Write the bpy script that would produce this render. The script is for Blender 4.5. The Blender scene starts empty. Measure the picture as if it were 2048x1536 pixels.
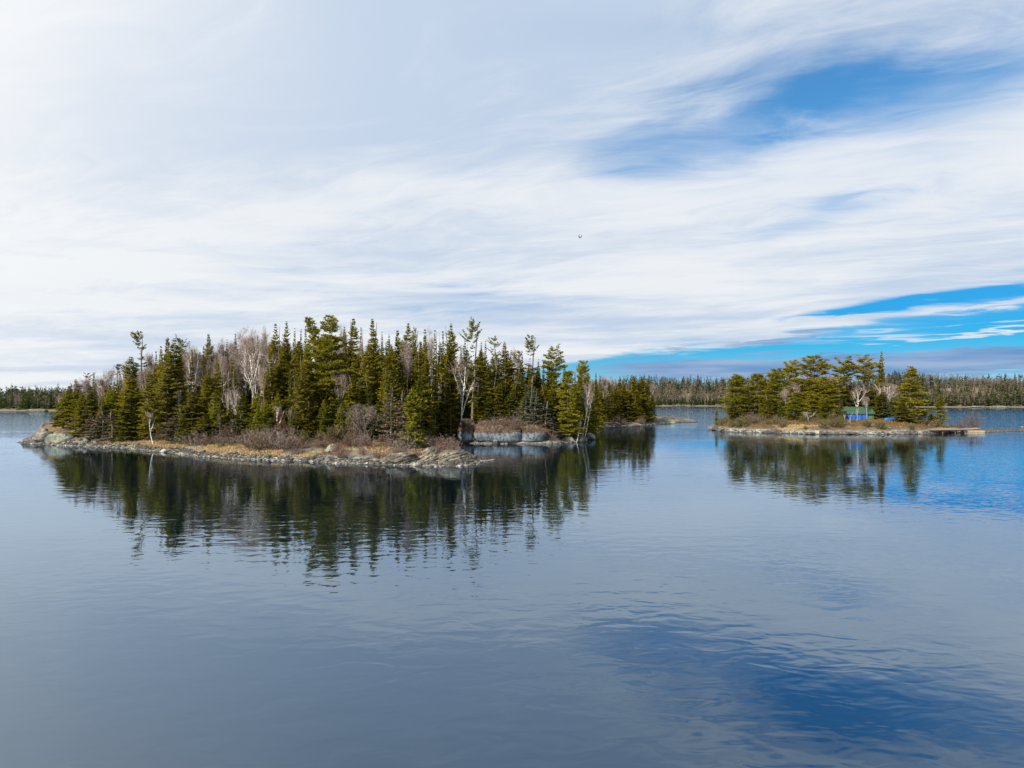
import bpy, math, random
import numpy as np
from mathutils import Vector

# ------------------------------------------------------------------ camera, sky, sun, exposure
scene = bpy.context.scene
col = scene.collection
FPX, HOR, CAMZ = 1365.0, 798.0, 7.5       # focal length and horizon row, measured on the 2048 px wide photograph

cam_data = bpy.data.cameras.new('camera')
cam_data.sensor_width = 36.0
cam_data.lens = 36.0 * FPX / 2048.0
cam_data.shift_y = (HOR - 768.0) / 2048.0
cam_data.clip_start = 0.1
cam_data.clip_end = 9000.0
cam = bpy.data.objects.new('camera', cam_data)
cam.location = (0, 0, CAMZ)
cam.rotation_euler = (math.radians(90), 0, 0)
col.objects.link(cam)
scene.camera = cam

SUN_AZ, SUN_EL = math.radians(-138), math.radians(36)     # azimuth from the view direction, negative = to the left
TO_SUN = Vector((math.sin(SUN_AZ) * math.cos(SUN_EL), math.cos(SUN_AZ) * math.cos(SUN_EL), math.sin(SUN_EL)))
sun_data = bpy.data.lights.new('sun', 'SUN')
sun_data.energy = 5.0
sun_data.angle = math.radians(1.2)
sun_data.color = (1.0, 0.91, 0.74)
sun = bpy.data.objects.new('sun', sun_data)
sun.rotation_euler = TO_SUN.to_track_quat('Z', 'Y').to_euler()
sun.location = (-200, 0, 200)
col.objects.link(sun)

scene.view_settings.view_transform = 'Standard'
scene.view_settings.look = 'None'
scene.view_settings.gamma = 1.0
scene.view_settings.exposure = 1.0
scene.view_settings.use_curve_mapping = False
scene.render.engine = 'CYCLES'
scene.cycles.use_denoising = True
scene.cycles.max_bounces = 8
scene.cycles.transparent_max_bounces = 8
scene.cycles.sample_clamp_indirect = 6.0


class S:
    """A node socket with arithmetic: each operator adds a Math node."""
    def __init__(self, nt, sock):
        self.nt, self.k = nt, sock

    def _m(self, op, b=None, c=None, clamp=False):
        n = self.nt.nodes.new('ShaderNodeMath')
        n.operation = op
        n.use_clamp = clamp
        for i, v in enumerate((self, b, c)):
            if v is None:
                continue
            if isinstance(v, S):
                self.nt.links.new(v.k, n.inputs[i])
            else:
                n.inputs[i].default_value = v
        return S(self.nt, n.outputs[0])

    def __add__(s, o): return s._m('ADD', o)
    def __radd__(s, o): return s._m('ADD', o)
    def __sub__(s, o): return s._m('SUBTRACT', o)
    def __rsub__(s, o): return (s * -1.0) + o
    def __mul__(s, o): return s._m('MULTIPLY', o)
    def __rmul__(s, o): return s._m('MULTIPLY', o)
    def __truediv__(s, o): return s._m('DIVIDE', o)
    def pow(s, o): return s._m('POWER', o)
    def max(s, o): return s._m('MAXIMUM', o)
    def min(s, o): return s._m('MINIMUM', o)
    def sat(s): return s._m('ADD', 0.0, clamp=True)
    def exp(s): return s._m('EXPONENT')
    def sqrt(s): return s._m('SQRT')
    def sin(s): return s._m('SINE')

    def smooth(s, a, b, lo=0.0, hi=1.0):
        n = s.nt.nodes.new('ShaderNodeMapRange')
        n.interpolation_type = 'SMOOTHSTEP'
        s.nt.links.new(s.k, n.inputs[0])
        for i, v in enumerate((a, b, lo, hi)):
            n.inputs[i + 1].default_value = v
        return S(s.nt, n.outputs[0])


def xyz(nt, x, y, z=0.0):
    n = nt.nodes.new('ShaderNodeCombineXYZ')
    for i, v in enumerate((x, y, z)):
        if isinstance(v, S):
            nt.links.new(v.k, n.inputs[i])
        else:
            n.inputs[i].default_value = v
    return n.outputs[0]


def sep(nt, sock):
    n = nt.nodes.new('ShaderNodeSeparateXYZ')
    nt.links.new(sock, n.inputs[0])
    return [S(nt, o) for o in n.outputs]


def noise(nt, vec, scale, detail=4.0, rough=0.5, dist=0.0):
    n = nt.nodes.new('ShaderNodeTexNoise')
    if vec is not None:
        nt.links.new(vec, n.inputs['Vector'])
    n.inputs['Scale'].default_value = scale
    n.inputs['Detail'].default_value = detail
    n.inputs['Roughness'].default_value = rough
    n.inputs['Distortion'].default_value = dist
    return S(nt, n.outputs['Fac']), n.outputs['Color']


def mixc(nt, fac, a, b, mode='MIX'):
    n = nt.nodes.new('ShaderNodeMix')
    n.data_type = 'RGBA'
    n.blend_type = mode
    for i, v in ((0, fac), (6, a), (7, b)):
        if isinstance(v, S):
            nt.links.new(v.k, n.inputs[i])
        elif isinstance(v, (tuple, list)):
            n.inputs[i].default_value = (*v[:3], 1.0)
        elif isinstance(v, (int, float)):
            n.inputs[i].default_value = v
        else:
            nt.links.new(v, n.inputs[i])
    return n.outputs[2]


def build_world():
    w = bpy.data.worlds.new('World')
    scene.world = w
    w.use_nodes = True
    w.cycles.sampling_method = 'MANUAL'
    w.cycles.sample_map_resolution = 512
    nt = w.node_tree
    nt.nodes.clear()
    out = nt.nodes.new('ShaderNodeOutputWorld')
    bg = nt.nodes.new('ShaderNodeBackground')
    nt.links.new(bg.outputs[0], out.inputs[0])
    bg.inputs['Strength'].default_value = 0.0515
    sky = nt.nodes.new('ShaderNodeTexSky')
    sky.sky_type = 'NISHITA'
    sky.sun_disc = False
    sky.sun_elevation = SUN_EL
    sky.sun_rotation = SUN_AZ % (2 * math.pi)
    sky.dust_density = 0.3
    sky.ozone_density = 2.0
    tc = nt.nodes.new('ShaderNodeTexCoord')
    x, y, z = sep(nt, tc.outputs['Generated'])
    z = z.max(0.0)
    hyp = (x * x + y * y).sqrt().max(0.001)
    a = x._m('ARCTAN2', y)
    e = z / hyp
    # deep clear blue overhead, paling to a thin haze at the horizon
    tint = mixc(nt, e.smooth(0.0, 0.085), (0.42, 0.70, 1.18), (0.07, 0.56, 0.95))
    tint = mixc(nt, e.smooth(0.10, 0.40), tint, (0.50, 1.12, 1.42))
    blue = mixc(nt, 1.0, sky.outputs[0], tint, 'MULTIPLY')
    pz = z + 0.05
    u, v = x / pz, y / pz
    vec = xyz(nt, u, v, 0.0)
    wfac, wcol = noise(nt, vec, 0.55, 3.0, 0.5)
    wx, wy, wz = sep(nt, wcol)
    wx, wy = wx - 0.5, wy - 0.5
    u2, v2 = u + 1.1 * wx, v + 1.1 * wy
    # cloud sheet: broad billows, streaks drawn out along the wind, fine fibres
    broad, _ = noise(nt, xyz(nt, u2 * 0.50 + 3.1, v2 * 0.7 + 1.7), 1.0, 4.0, 0.5)
    streak, _ = noise(nt, xyz(nt, u2 * 0.30 - v2 * 0.10, v2 * 0.72 + u2 * 0.22 + 7.3), 1.0, 3.0, 0.48)
    fibre, _ = noise(nt, xyz(nt, u2 * 1.5 - v2 * 0.9, v2 * 2.6 + u2 * 1.6 + 2.0), 1.0, 6.0, 0.58, 0.5)
    wisp, _ = noise(nt, xyz(nt, u2 * 2.6 - v2 * 1.2, v2 * 7.5 + u2 * 3.0 + 4.0), 1.0, 7.0, 0.66, 0.8)
    # warped angular coordinates for the large openings in the sheet
    sc = e.smooth(0.05, 0.3, 0.25, 1.0)
    aw = a + wx * 0.42 * sc + (fibre - 0.5) * 0.22 * sc
    ew = e + wy * 0.17 * sc + (fibre - 0.5) * 0.13 * sc

    def lobe(px, py, rx, ry, tilt=0.0):
        ta = (px - 1024) / FPX
        a0 = math.atan(ta)
        e0 = (HOR - py) / FPX * math.cos(a0)
        da = rx * math.cos(a0) ** 2 / FPX
        de = ry * math.cos(a0) / FPX
        dx = aw - a0
        dy = ew - e0 - dx * (tilt * math.cos(a0) / math.cos(a0) ** 2)
        qx, qy = dx * (1 / da), dy * (1 / de)
        return ((qx * qx + qy * qy) * -1.0).exp()

    holes = (lobe(1690, 205, 300, 90, 0.05) * 0.42 + lobe(1960, 170, 260, 80, 0.0) * 0.34 + lobe(1820, 120, 620, 170, 0.10) * 0.46
             + lobe(1350, 285, 190, 60, 0.0) * 0.42 + lobe(1560, 432, 230, 34, 0.16) * 0.42
             + lobe(1960, 425, 180, 22, 0.05) * 0.18 + lobe(1640, 225, 120, 35, 0.0) * 0.30
             + lobe(900, 607, 260, 9, 0.0) * 0.25 + lobe(1500, 40, 520, 60, 0.0) * 0.16)
    alpha = 0.95 + (broad - 0.5) * 0.45 + (fibre - 0.5) * 0.55 * (holes * 2.2 + 0.12).sat() + (wisp - 0.5) * 0.45 * (holes * 2.0 + 0.10).sat() - holes
    # the far edge of the sheet: clear air low in the sky to the right
    edge_e = a.smooth(-0.40, 0.62, -0.012, 0.136) + (streak - 0.5) * 0.03
    clear = (edge_e - e).smooth(-0.006, 0.010)
    tongue = lobe(1580, 637, 290, 22, 0.04) * 1.3 + lobe(1300, 665, 280, 36, 0.0) * 1.2 + lobe(1980, 653, 300, 5.0, 0.03) * 0.9 + lobe(1980, 610, 220, 9, 0.06) * 0.7
    band = lobe(1780, 600, 260, 13, 0.10) * 1.1
    alpha = alpha - clear * 1.15 + tongue * 1.15 - band
    # thin bluish gaps near the left horizon
    hz, _ = noise(nt, xyz(nt, a * 2.2 + 5.0, e * 34.0), 1.0, 3.0, 0.5)
    low = e.smooth(0.16, 0.02)
    alpha = alpha - low * hz.smooth(0.50, 0.72) * 0.55
    alpha = alpha.smooth(-0.16, 1.0)

    sunf = (x * TO_SUN.x + y * TO_SUN.y + z * TO_SUN.z).max(0.0)
    glow = (sunf * 0.75 + (x * -0.75 + y * 0.5 + z * 0.43).max(0.0).pow(5.0) * 0.95).pow(2.0)
    shade = (streak * 0.7 + broad * 0.3 + (fibre - 0.5) * 0.18 + (wisp - 0.5) * 0.20 + (hz - 0.5) * 0.55 * e.smooth(0.32, 0.10) + 0.02).smooth(0.36, 0.64)
    cl = mixc(nt, (shade + glow * 0.55).sat(), (5.2, 6.3, 7.9), (8.2, 8.5, 8.85))
    cl = mixc(nt, (glow * 1.15).sat(), cl, (9.7, 9.7, 9.7))
    c1 = mixc(nt, alpha, blue, cl)
    # low grey-violet stratocumulus near the horizon
    g1, _ = noise(nt, xyz(nt, a * 5.0 + 2.0, e * 62.0), 1.0, 4.0, 0.55)
    gl = (lobe(1880, 722, 460, 26, 0.03) * 1.3 + lobe(1560, 736, 330, 18, 0.02) * 1.2 + lobe(1560, 673, 110, 6.5, 0.03) * 0.9
          + lobe(1240, 713, 130, 5, 0.0) * 0.6 + lobe(1360, 693, 26, 4) * 0.6)
    ga = (gl * 1.25 + (g1 - 0.5) * 1.5 * gl.smooth(0.05, 0.5) - 0.12).smooth(0.05, 0.85)
    gc = mixc(nt, g1.smooth(0.35, 0.7), (1.5, 2.9, 5.6), (3.6, 4.5, 6.3))
    c2 = mixc(nt, ga * 0.9, c1, gc)
    nt.links.new(c2, bg.inputs['Color'])


build_world()


# ------------------------------------------------------------------ small helpers
def tag(o, label=None, cat=None, group=None, kind=None):
    if label: o['label'] = label
    if cat: o['category'] = cat
    if group: o['group'] = group
    if kind: o['kind'] = kind
    return o


def link(name, me, parent=None, loc=(0, 0, 0)):
    o = bpy.data.objects.new(name, me)
    o.location = loc
    col.objects.link(o)
    if parent is not None:
        o.parent = parent
    return o


def mesh_np(name, V, Fc, mats, smooth=False, attr=None, midx=None):
    """V (n,3); Fc (m,3) or (m,4) index array"""
    V = np.asarray(V, dtype=np.float32)
    Fc = np.asarray(Fc, dtype=np.int32)
    me = bpy.data.meshes.new(name)
    k = Fc.shape[1]
    me.vertices.add(len(V)); me.vertices.foreach_set('co', V.ravel())
    me.loops.add(Fc.size); me.loops.foreach_set('vertex_index', Fc.ravel())
    me.polygons.add(len(Fc)); me.polygons.foreach_set('loop_start', np.arange(0, Fc.size, k, dtype=np.int32))
    if smooth:
        me.polygons.foreach_set('use_smooth', np.ones(len(Fc), dtype=bool))
    for m in (mats if isinstance(mats, (list, tuple)) else [mats]):
        me.materials.append(m)
    if midx is not None:
        me.polygons.foreach_set('material_index', np.asarray(midx, dtype=np.int32))
    if attr is not None:
        at_ = me.attributes.new('v', 'FLOAT', 'POINT')
        at_.data.foreach_set('value', np.asarray(attr, dtype=np.float32))
    me.update(calc_edges=True)
    return me


def unit(v):
    return v / np.maximum(np.linalg.norm(v, axis=-1, keepdims=True), 1e-9)


def kites(P, D, W):
    n = len(P)
    V = np.stack([P, P + 0.5 * D + W, P + D, P + 0.5 * D - W], axis=1).reshape(-1, 3)
    return V, np.arange(4 * n, dtype=np.int32).reshape(n, 4)


def side_vec(rng, D, w):
    """a vector across D with random roll"""
    r = rng.normal(size=D.shape)
    return unit(np.cross(D, r)) * np.reshape(w, (-1, 1))


def tube(pts, rad, k=6):
    pts = np.asarray(pts, float); rad = np.asarray(rad, float)
    n = len(pts)
    T = unit(np.gradient(pts, axis=0))
    ref = np.array([1.0, 0.13, 0.07]) if abs(T[0, 0]) < 0.8 else np.array([0.1, 1.0, 0.1])
    A = unit(np.cross(T, ref)); B = np.cross(T, A)
    th = np.arange(k) / k * 2 * np.pi
    ring = A[:, None, :] * np.cos(th)[None, :, None] + B[:, None, :] * np.sin(th)[None, :, None]
    V = (pts[:, None, :] + ring * rad[:, None, None]).reshape(-1, 3)
    i = np.arange(n - 1)[:, None] * k; j = np.arange(k)[None, :]; j2 = (j + 1) % k
    Q = np.stack([i + j, i + j2, i + k + j2, i + k + j], axis=-1).reshape(-1, 4)
    # closing caps, as quads fanned from ring vertices
    if k == 6:
        Q = np.vstack([Q, [[0, 3, 2, 1], [0, 5, 4, 3]], np.array([[0, 1, 2, 3], [0, 3, 4, 5]]) + (n - 1) * k])
    elif k == 4:
        Q = np.vstack([Q, [[0, 3, 2, 1]], np.array([[0, 1, 2, 3]]) + (n - 1) * k])
    return V, Q


def join(parts):
    Vs, Fs, o = [], [], 0
    for V, Q in parts:
        Vs.append(V); Fs.append(Q + o); o += len(V)
    return np.vstack(Vs), np.vstack(Fs)


# lattice value noise for terrain and rocks
_rs = np.random.RandomState(11)
_LAT = _rs.rand(64, 64, 64).astype(np.float32)


def vnoise(p):
    p = np.asarray(p, float)
    i = np.floor(p).astype(int); f = p - i
    f = f * f * (3 - 2 * f)
    r = 0
    for dx in (0, 1):
        for dy in (0, 1):
            for dz in (0, 1):
                wgt = (f[..., 0] if dx else 1 - f[..., 0]) * (f[..., 1] if dy else 1 - f[..., 1]) * (f[..., 2] if dz else 1 - f[..., 2])
                r = r + wgt * _LAT[(i[..., 0] + dx) % 64, (i[..., 1] + dy) % 64, (i[..., 2] + dz) % 64]
    return r


def fbm(p, oct=4, gain=0.5):
    s, a_, t = 0, 1.0, 0
    for k in range(oct):
        s = s + a_ * vnoise(p * 2 ** k + 17.3 * k); t += a_; a_ *= gain
    return s / t


# ------------------------------------------------------------------ materials
def new_mat(name):
    m = bpy.data.materials.new(name)
    m.use_nodes = True
    nt = m.node_tree
    nt.nodes.clear()
    out = nt.nodes.new('ShaderNodeOutputMaterial')
    return m, nt, out


def pos(nt, obj=False):
    if obj:
        n = nt.nodes.new('ShaderNodeTexCoord')
        return n.outputs['Object']
    n = nt.nodes.new('ShaderNodeNewGeometry')
    return n.outputs['Position']


def attr_v(nt):
    n = nt.nodes.new('ShaderNodeAttribute')
    n.attribute_name = 'v'
    return S(nt, n.outputs['Fac'])


def obj_rand(nt):
    n = nt.nodes.new('ShaderNodeObjectInfo')
    return S(nt, n.outputs['Random'])


def principled(nt, out, colsock, rough=0.8, normal=None, spec=0.3):
    b = nt.nodes.new('ShaderNodeBsdfPrincipled')
    if isinstance(colsock, tuple):
        b.inputs['Base Color'].default_value = (*colsock, 1)
    else:
        nt.links.new(colsock, b.inputs['Base Color'])
    b.inputs['Roughness'].default_value = rough
    b.inputs['Specular IOR Level'].default_value = spec
    if normal is not None:
        nt.links.new(normal, b.inputs['Normal'])
    nt.links.new(b.outputs[0], out.inputs[0])
    return b


def bump(nt, h, dist=0.1, strength=1.0):
    n = nt.nodes.new('ShaderNodeBump')
    n.inputs['Distance'].default_value = dist
    n.inputs['Strength'].default_value = strength
    nt.links.new(h.k, n.inputs['Height'])
    return n.outputs[0]


def foliage_mat(name, c_dark, c_mid, c_light, transl=0.38):
    """needles: hue varies from twig to twig (attribute) and from tree to tree (object random)"""
    m, nt, out = new_mat(name)
    v = attr_v(nt)
    r = obj_rand(nt)
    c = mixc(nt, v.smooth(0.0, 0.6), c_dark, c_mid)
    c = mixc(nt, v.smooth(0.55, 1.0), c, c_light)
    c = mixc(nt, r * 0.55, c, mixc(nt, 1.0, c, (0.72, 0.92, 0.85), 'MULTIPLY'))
    d = nt.nodes.new('ShaderNodeBsdfDiffuse'); nt.links.new(c, d.inputs[0])
    t = nt.nodes.new('ShaderNodeBsdfTranslucent'); nt.links.new(c, t.inputs[0])
    mx = nt.nodes.new('ShaderNodeMixShader'); mx.inputs[0].default_value = transl
    nt.links.new(d.outputs[0], mx.inputs[1]); nt.links.new(t.outputs[0], mx.inputs[2])
    nt.links.new(mx.outputs[0], out.inputs[0])
    return m


def twig_mat(name, c1, c2):
    m, nt, out = new_mat(name)
    v = attr_v(nt); r = obj_rand(nt)
    c = mixc(nt, (v * 0.7 + r * 0.3), c1, c2)
    d = nt.nodes.new('ShaderNodeBsdfDiffuse'); nt.links.new(c, d.inputs[0])
    nt.links.new(d.outputs[0], out.inputs[0])
    return m


def bark_mat(name, c1, c2, scale=6.0, band=False):
    m, nt, out = new_mat(name)
    p = pos(nt, True)
    if band:
        x, y, z = sep(nt, p)
        f, _ = noise(nt, xyz(nt, x * 2.0, y * 2.0, z * 5.0), 1.6, 4.0, 0.6)
        c = mixc(nt, f.smooth(0.40, 0.60), c2, c1)
    else:
        f, _ = noise(nt, p, scale, 4.0, 0.6)
        c = mixc(nt, f.smooth(0.3, 0.7), c1, c2)
    principled(nt, out, c, 0.85, bump(nt, f, 0.03))
    return m


def rock_mat(name, c1, c2, c_lichen=None, lichen=0.5, scale=0.6, strata=0.0, wet=True):
    m, nt, out = new_mat(name)
    p = pos(nt)
    x, y, z = sep(nt, p)
    f, _ = noise(nt, p, scale, 7.0, 0.6)
    g, _ = noise(nt, p, scale * 4.3, 6.0, 0.65)
    st, _ = noise(nt, xyz(nt, x * 0.5, y * 0.5 + z * 1.2, z * 5.0 - x * 2.2), 1.6, 4.0, 0.6)
    c = mixc(nt, f.smooth(0.32, 0.68), c1, c2)
    c = mixc(nt, st.smooth(0.60, 0.42) * (0.75 * strata), c, (0.035, 0.034, 0.032))
    c = mixc(nt, g.smooth(0.62, 0.42) * 0.55, c, mixc(nt, 1.0, c, (0.45, 0.43, 0.42), 'MULTIPLY'))
    if c_lichen:
        c = mixc(nt, (f * 0.5 + g * 0.5).smooth(0.50, 0.58) * lichen, c, c_lichen)
    if wet:   # the dark wet line just above the water
        c = mixc(nt, (z + (g - 0.5) * 0.12).smooth(0.16, 0.05) * 0.8, c, (0.022, 0.020, 0.018))
    h = f * 0.6 + g * 0.4 + st * strata
    principled(nt, out, c, 0.85, bump(nt, h, 0.22))
    return m


M = {}
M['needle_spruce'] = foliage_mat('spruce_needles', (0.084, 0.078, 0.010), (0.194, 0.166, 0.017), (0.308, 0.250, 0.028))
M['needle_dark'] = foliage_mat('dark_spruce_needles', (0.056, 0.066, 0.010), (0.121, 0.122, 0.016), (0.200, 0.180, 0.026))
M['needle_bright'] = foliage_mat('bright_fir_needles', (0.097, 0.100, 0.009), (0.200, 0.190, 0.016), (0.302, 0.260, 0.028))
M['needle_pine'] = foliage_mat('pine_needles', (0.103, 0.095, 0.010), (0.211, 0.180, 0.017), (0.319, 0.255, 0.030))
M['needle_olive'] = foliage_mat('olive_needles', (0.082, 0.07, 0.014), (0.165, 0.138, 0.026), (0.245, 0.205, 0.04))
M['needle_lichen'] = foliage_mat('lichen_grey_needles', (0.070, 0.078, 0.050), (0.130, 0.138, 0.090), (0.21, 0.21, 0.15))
M['needle_dead'] = foliage_mat('dead_brown_needles', (0.065, 0.048, 0.036), (0.125, 0.096, 0.072), (0.20, 0.16, 0.125), 0.15)
M['needle_rust'] = foliage_mat('rusty_dead_needles', (0.08, 0.035, 0.018), (0.145, 0.068, 0.036), (0.21, 0.115, 0.06), 0.15)
M['twig_birch'] = twig_mat('birch_twigs', (0.13, 0.098, 0.088), (0.26, 0.21, 0.19))
M['twig_brown'] = twig_mat('brown_twigs', (0.061, 0.042, 0.032), (0.137, 0.101, 0.079))
M['twig_grey'] = twig_mat('grey_twigs', (0.086, 0.071, 0.065), (0.180, 0.151, 0.137))
M['twig_olive'] = twig_mat('olive_twigs', (0.05, 0.046, 0.022), (0.12, 0.10, 0.05))
M['twig_red'] = twig_mat('reddish_twigs', (0.079, 0.047, 0.036), (0.151, 0.104, 0.086))
M['grass_dry'] = twig_mat('dry_grass', (0.22, 0.15, 0.075), (0.46, 0.345, 0.19))
M['heath'] = twig_mat('heath_leaves', (0.060, 0.042, 0.018), (0.15, 0.095, 0.036))
M['bark_spruce'] = bark_mat('spruce_bark', (0.06, 0.048, 0.04), (0.14, 0.115, 0.10))
M['bark_birch'] = bark_mat('birch_bark', (0.74, 0.73, 0.72), (0.16, 0.14, 0.12), band=True)
M['bark_limb'] = bark_mat('birch_limb_bark', (0.60, 0.57, 0.55), (0.28, 0.25, 0.235), band=True)
M['bark_grey'] = bark_mat('weathered_wood', (0.144, 0.122, 0.108), (0.288, 0.259, 0.230))
M['rock_grey'] = rock_mat('grey_rock', (0.061, 0.059, 0.058), (0.151, 0.144, 0.137), (0.245, 0.241, 0.216), 0.45, strata=0.5)
M['rock_dark'] = rock_mat('dark_rock', (0.040, 0.036, 0.036), (0.094, 0.086, 0.083), (0.216, 0.216, 0.194), 0.25)
M['rock_green'] = rock_mat('lichen_rock', (0.108, 0.115, 0.097), (0.202, 0.209, 0.173), (0.216, 0.252, 0.187), 0.8)
M['rock_striped'] = rock_mat('banded_rock', (0.101, 0.090, 0.072), (0.230, 0.209, 0.166), (0.288, 0.274, 0.223), 0.35, strata=1.0)


# ------------------------------------------------------------------ water
def water_mat():
    m, nt, out = new_mat('lake_water')
    p = pos(nt)
    x, y, z = sep(nt, p)
    # ripples: short crests lying mostly across the view, in gusts
    w1, _ = noise(nt, xyz(nt, x * 0.75 + y * 0.16, y * 1.25 - x * 0.10), 0.95, 2.0, 0.45, 0.4)
    w2, _ = noise(nt, xyz(nt, x * 0.5 - y * 0.1, y * 1.0), 3.1, 1.0, 0.5, 0.2)
    w3, _ = noise(nt, xyz(nt, x * 0.5, y * 1.0), 0.23, 1.0, 0.5)
    gust, _ = noise(nt, xyz(nt, x * 0.55, y * 1.0), 0.045, 3.0, 0.5, 0.6)
    g = gust.smooth(0.36, 0.66, 0.35, 1.3)
    open_w = (y + (gust - 0.5) * 110.0).smooth(120.0, 215.0)     # open lake beyond the shelter of the islands
    h = w1 * 0.020 * g + w2 * 0.0016 * g + w3 * 0.014 + open_w * (w1 * 0.05 + w2 * 0.022)
    nrm = bump(nt, h, 1.0)
    body = nt.nodes.new('ShaderNodeBsdfDiffuse'); body.inputs[0].default_value = (0.0005, 0.0042, 0.0095, 1)
    gl = nt.nodes.new('ShaderNodeBsdfGlossy'); gl.inputs['Color'].default_value = (0.69, 0.84, 1.0, 1); gl.inputs['Roughness'].default_value = 0.0
    fr = nt.nodes.new('ShaderNodeFresnel'); fr.inputs[0].default_value = 1.47
    mx = nt.nodes.new('ShaderNodeMixShader')
    for n_ in (gl, fr): nt.links.new(nrm, n_.inputs['Normal'])
    nt.links.new(S(nt, fr.outputs[0]).pow(0.58).k, mx.inputs[0]); nt.links.new(body.outputs[0], mx.inputs[1]); nt.links.new(gl.outputs[0], mx.inputs[2])
    nt.links.new(mx.outputs[0], out.inputs[0])
    return m


M['water'] = water_mat()
wv = np.array([[-4000, -60, 0], [4000, -60, 0], [4000, 5000, 0], [-4000, 5000, 0]], float)
water = link('lake_water', mesh_np('lake_water', wv, [[0, 1, 2, 3]], M['water']))
tag(water, kind='structure')


# ------------------------------------------------------------------ land: outlines of the two islands, in metres
def shore(px, py):
    """a point of the waterline measured on the photograph, as (x, y) on the lake plane"""
    Y = FPX * CAMZ / (py - HOR)
    return ((px - 1024) / FPX * Y, Y)


def smooth_closed(pts, sub=6, jit=0.35, seed=3):
    P = np.array(pts, float); n = len(P); out_ = []
    for i in range(n):
        p0, p1, p2, p3 = P[i - 1], P[i], P[(i + 1) % n], P[(i + 2) % n]
        for k in range(sub):
            t = k / sub
            out_.append(0.5 * ((2 * p1) + (-p0 + p2) * t + (2 * p0 - 5 * p1 + 4 * p2 - p3) * t * t + (-p0 + 3 * p1 - 3 * p2 + p3) * t ** 3))
    out_ = np.array(out_)
    rng = np.random.RandomState(seed)
    return out_ + rng.normal(size=out_.shape) * jit


MAIN_PTS = [shore(*p) for p in [(42, 886), (75, 889), (150, 893), (250, 897), (330, 905), (420, 916), (520, 921), (600, 924), (700, 929),
                                (800, 931), (880, 934), (935, 932), (958, 926), (948, 913), (905, 899), (868, 884), (905, 884), (955, 887.5),
                                (1020, 888), (1080, 888), (1130, 887), (1168, 881), (1186, 872), (1192, 862), (1210, 856), (1245, 853.5),
                                (1300, 850), (1350, 846), (1392, 843)]]
MAIN_PTS += [(62, 236), (54, 252), (36, 250), (16, 226), (-10, 190), (-40, 172), (-66, 158), (-84, 142), (-89, 127)]
MAIN = smooth_closed(MAIN_PTS, 5, 0.22, 3)
ISLET_PTS = [shore(*p) for p in [(1421, 857), (1440, 862), (1490, 865), (1550, 866), (1600, 868), (1650, 869), (1700, 868.5), (1750, 869), (1800, 868.5),
                                 (1850, 868), (1900, 866), (1945, 865.5), (1975, 865), (2010, 863.5), (2048, 862), (2100, 860.5)]]
ISLET_PTS += [(131, 166), (120, 164.5), (112, 162), (108, 168), (103, 178), (92, 189), (75, 194), (60, 190), (53, 182)]
ISLET = smooth_closed(ISLET_PTS, 5, 0.2, 5)


def sdist(poly, X, Y):
    """signed distance to the outline, positive inside"""
    shp = np.shape(X)
    P = np.stack([np.ravel(X), np.ravel(Y)], -1).astype(float)
    A = poly; AB = np.roll(poly, -1, axis=0) - poly
    L2 = np.maximum((AB ** 2).sum(1), 1e-9)
    res = np.empty(len(P))
    for i in range(0, len(P), 4000):
        Q = P[i:i + 4000, None, :] - A[None]
        t = np.clip((Q * AB).sum(-1) / L2, 0, 1)
        d = np.sqrt(((Q - t[..., None] * AB) ** 2).sum(-1).min(1))
        y0 = A[None, :, 1] > P[i:i + 4000, None, 1]
        cr = y0 != np.roll(y0, -1, axis=1)
        xi = A[None, :, 0] + Q[..., 1] * AB[:, 0] / np.where(AB[:, 1] == 0, 1e-9, AB[:, 1])
        ins = (cr & (P[i:i + 4000, None, 0] < xi)).sum(1) % 2 == 1
        res[i:i + 4000] = np.where(ins, d, -d)
    return res.reshape(shp)


def sst(a, b, x):
    t = np.clip((x - a) / (b - a), 0, 1)
    return t * t * (3 - 2 * t)


def h_main(X, Y, d=None):
    X = np.asarray(X, float); Y = np.asarray(Y, float)
    if d is None: d = sdist(MAIN, X, Y)
    di = np.maximum(d, 0)
    front = 0.60 * (1 - np.exp(-di / 2.2)) + 0.042 * di
    rise = 0.115 * np.clip(Y - 103, 0, 26) * sst(0, 8, di) * (1 - 0.85 * sst(14, 26, X))
    left = 1.7 * np.exp(-(((X + 80) / 7) ** 2 + ((Y - 122) / 9) ** 2)) * sst(0, 4, di)
    slab = 2.0 * sst(2.6, 4.6, di) * sst(-11.5, -9, X) * (1 - sst(4.5, 8.5, X)) * sst(108, 112, Y) * (1 - sst(122, 130, Y))
    n = fbm(np.stack([X * 0.16, Y * 0.16, X * 0], -1), 4) - 0.5
    n2 = fbm(np.stack([X * 0.9, Y * 0.9, X * 0 + 5], -1), 3) - 0.5
    h = front + rise + left + slab
    h = np.where(h > 4.5, 4.5 + (h - 4.5) * 0.5, h)
    h = h + n * 1.1 * sst(0, 9, di) + n2 * 0.35 * sst(0.2, 3, di)
    return np.where(d >= 0, h - 0.04, np.maximum(d * 0.4, -1.8) - 0.04)


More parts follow.
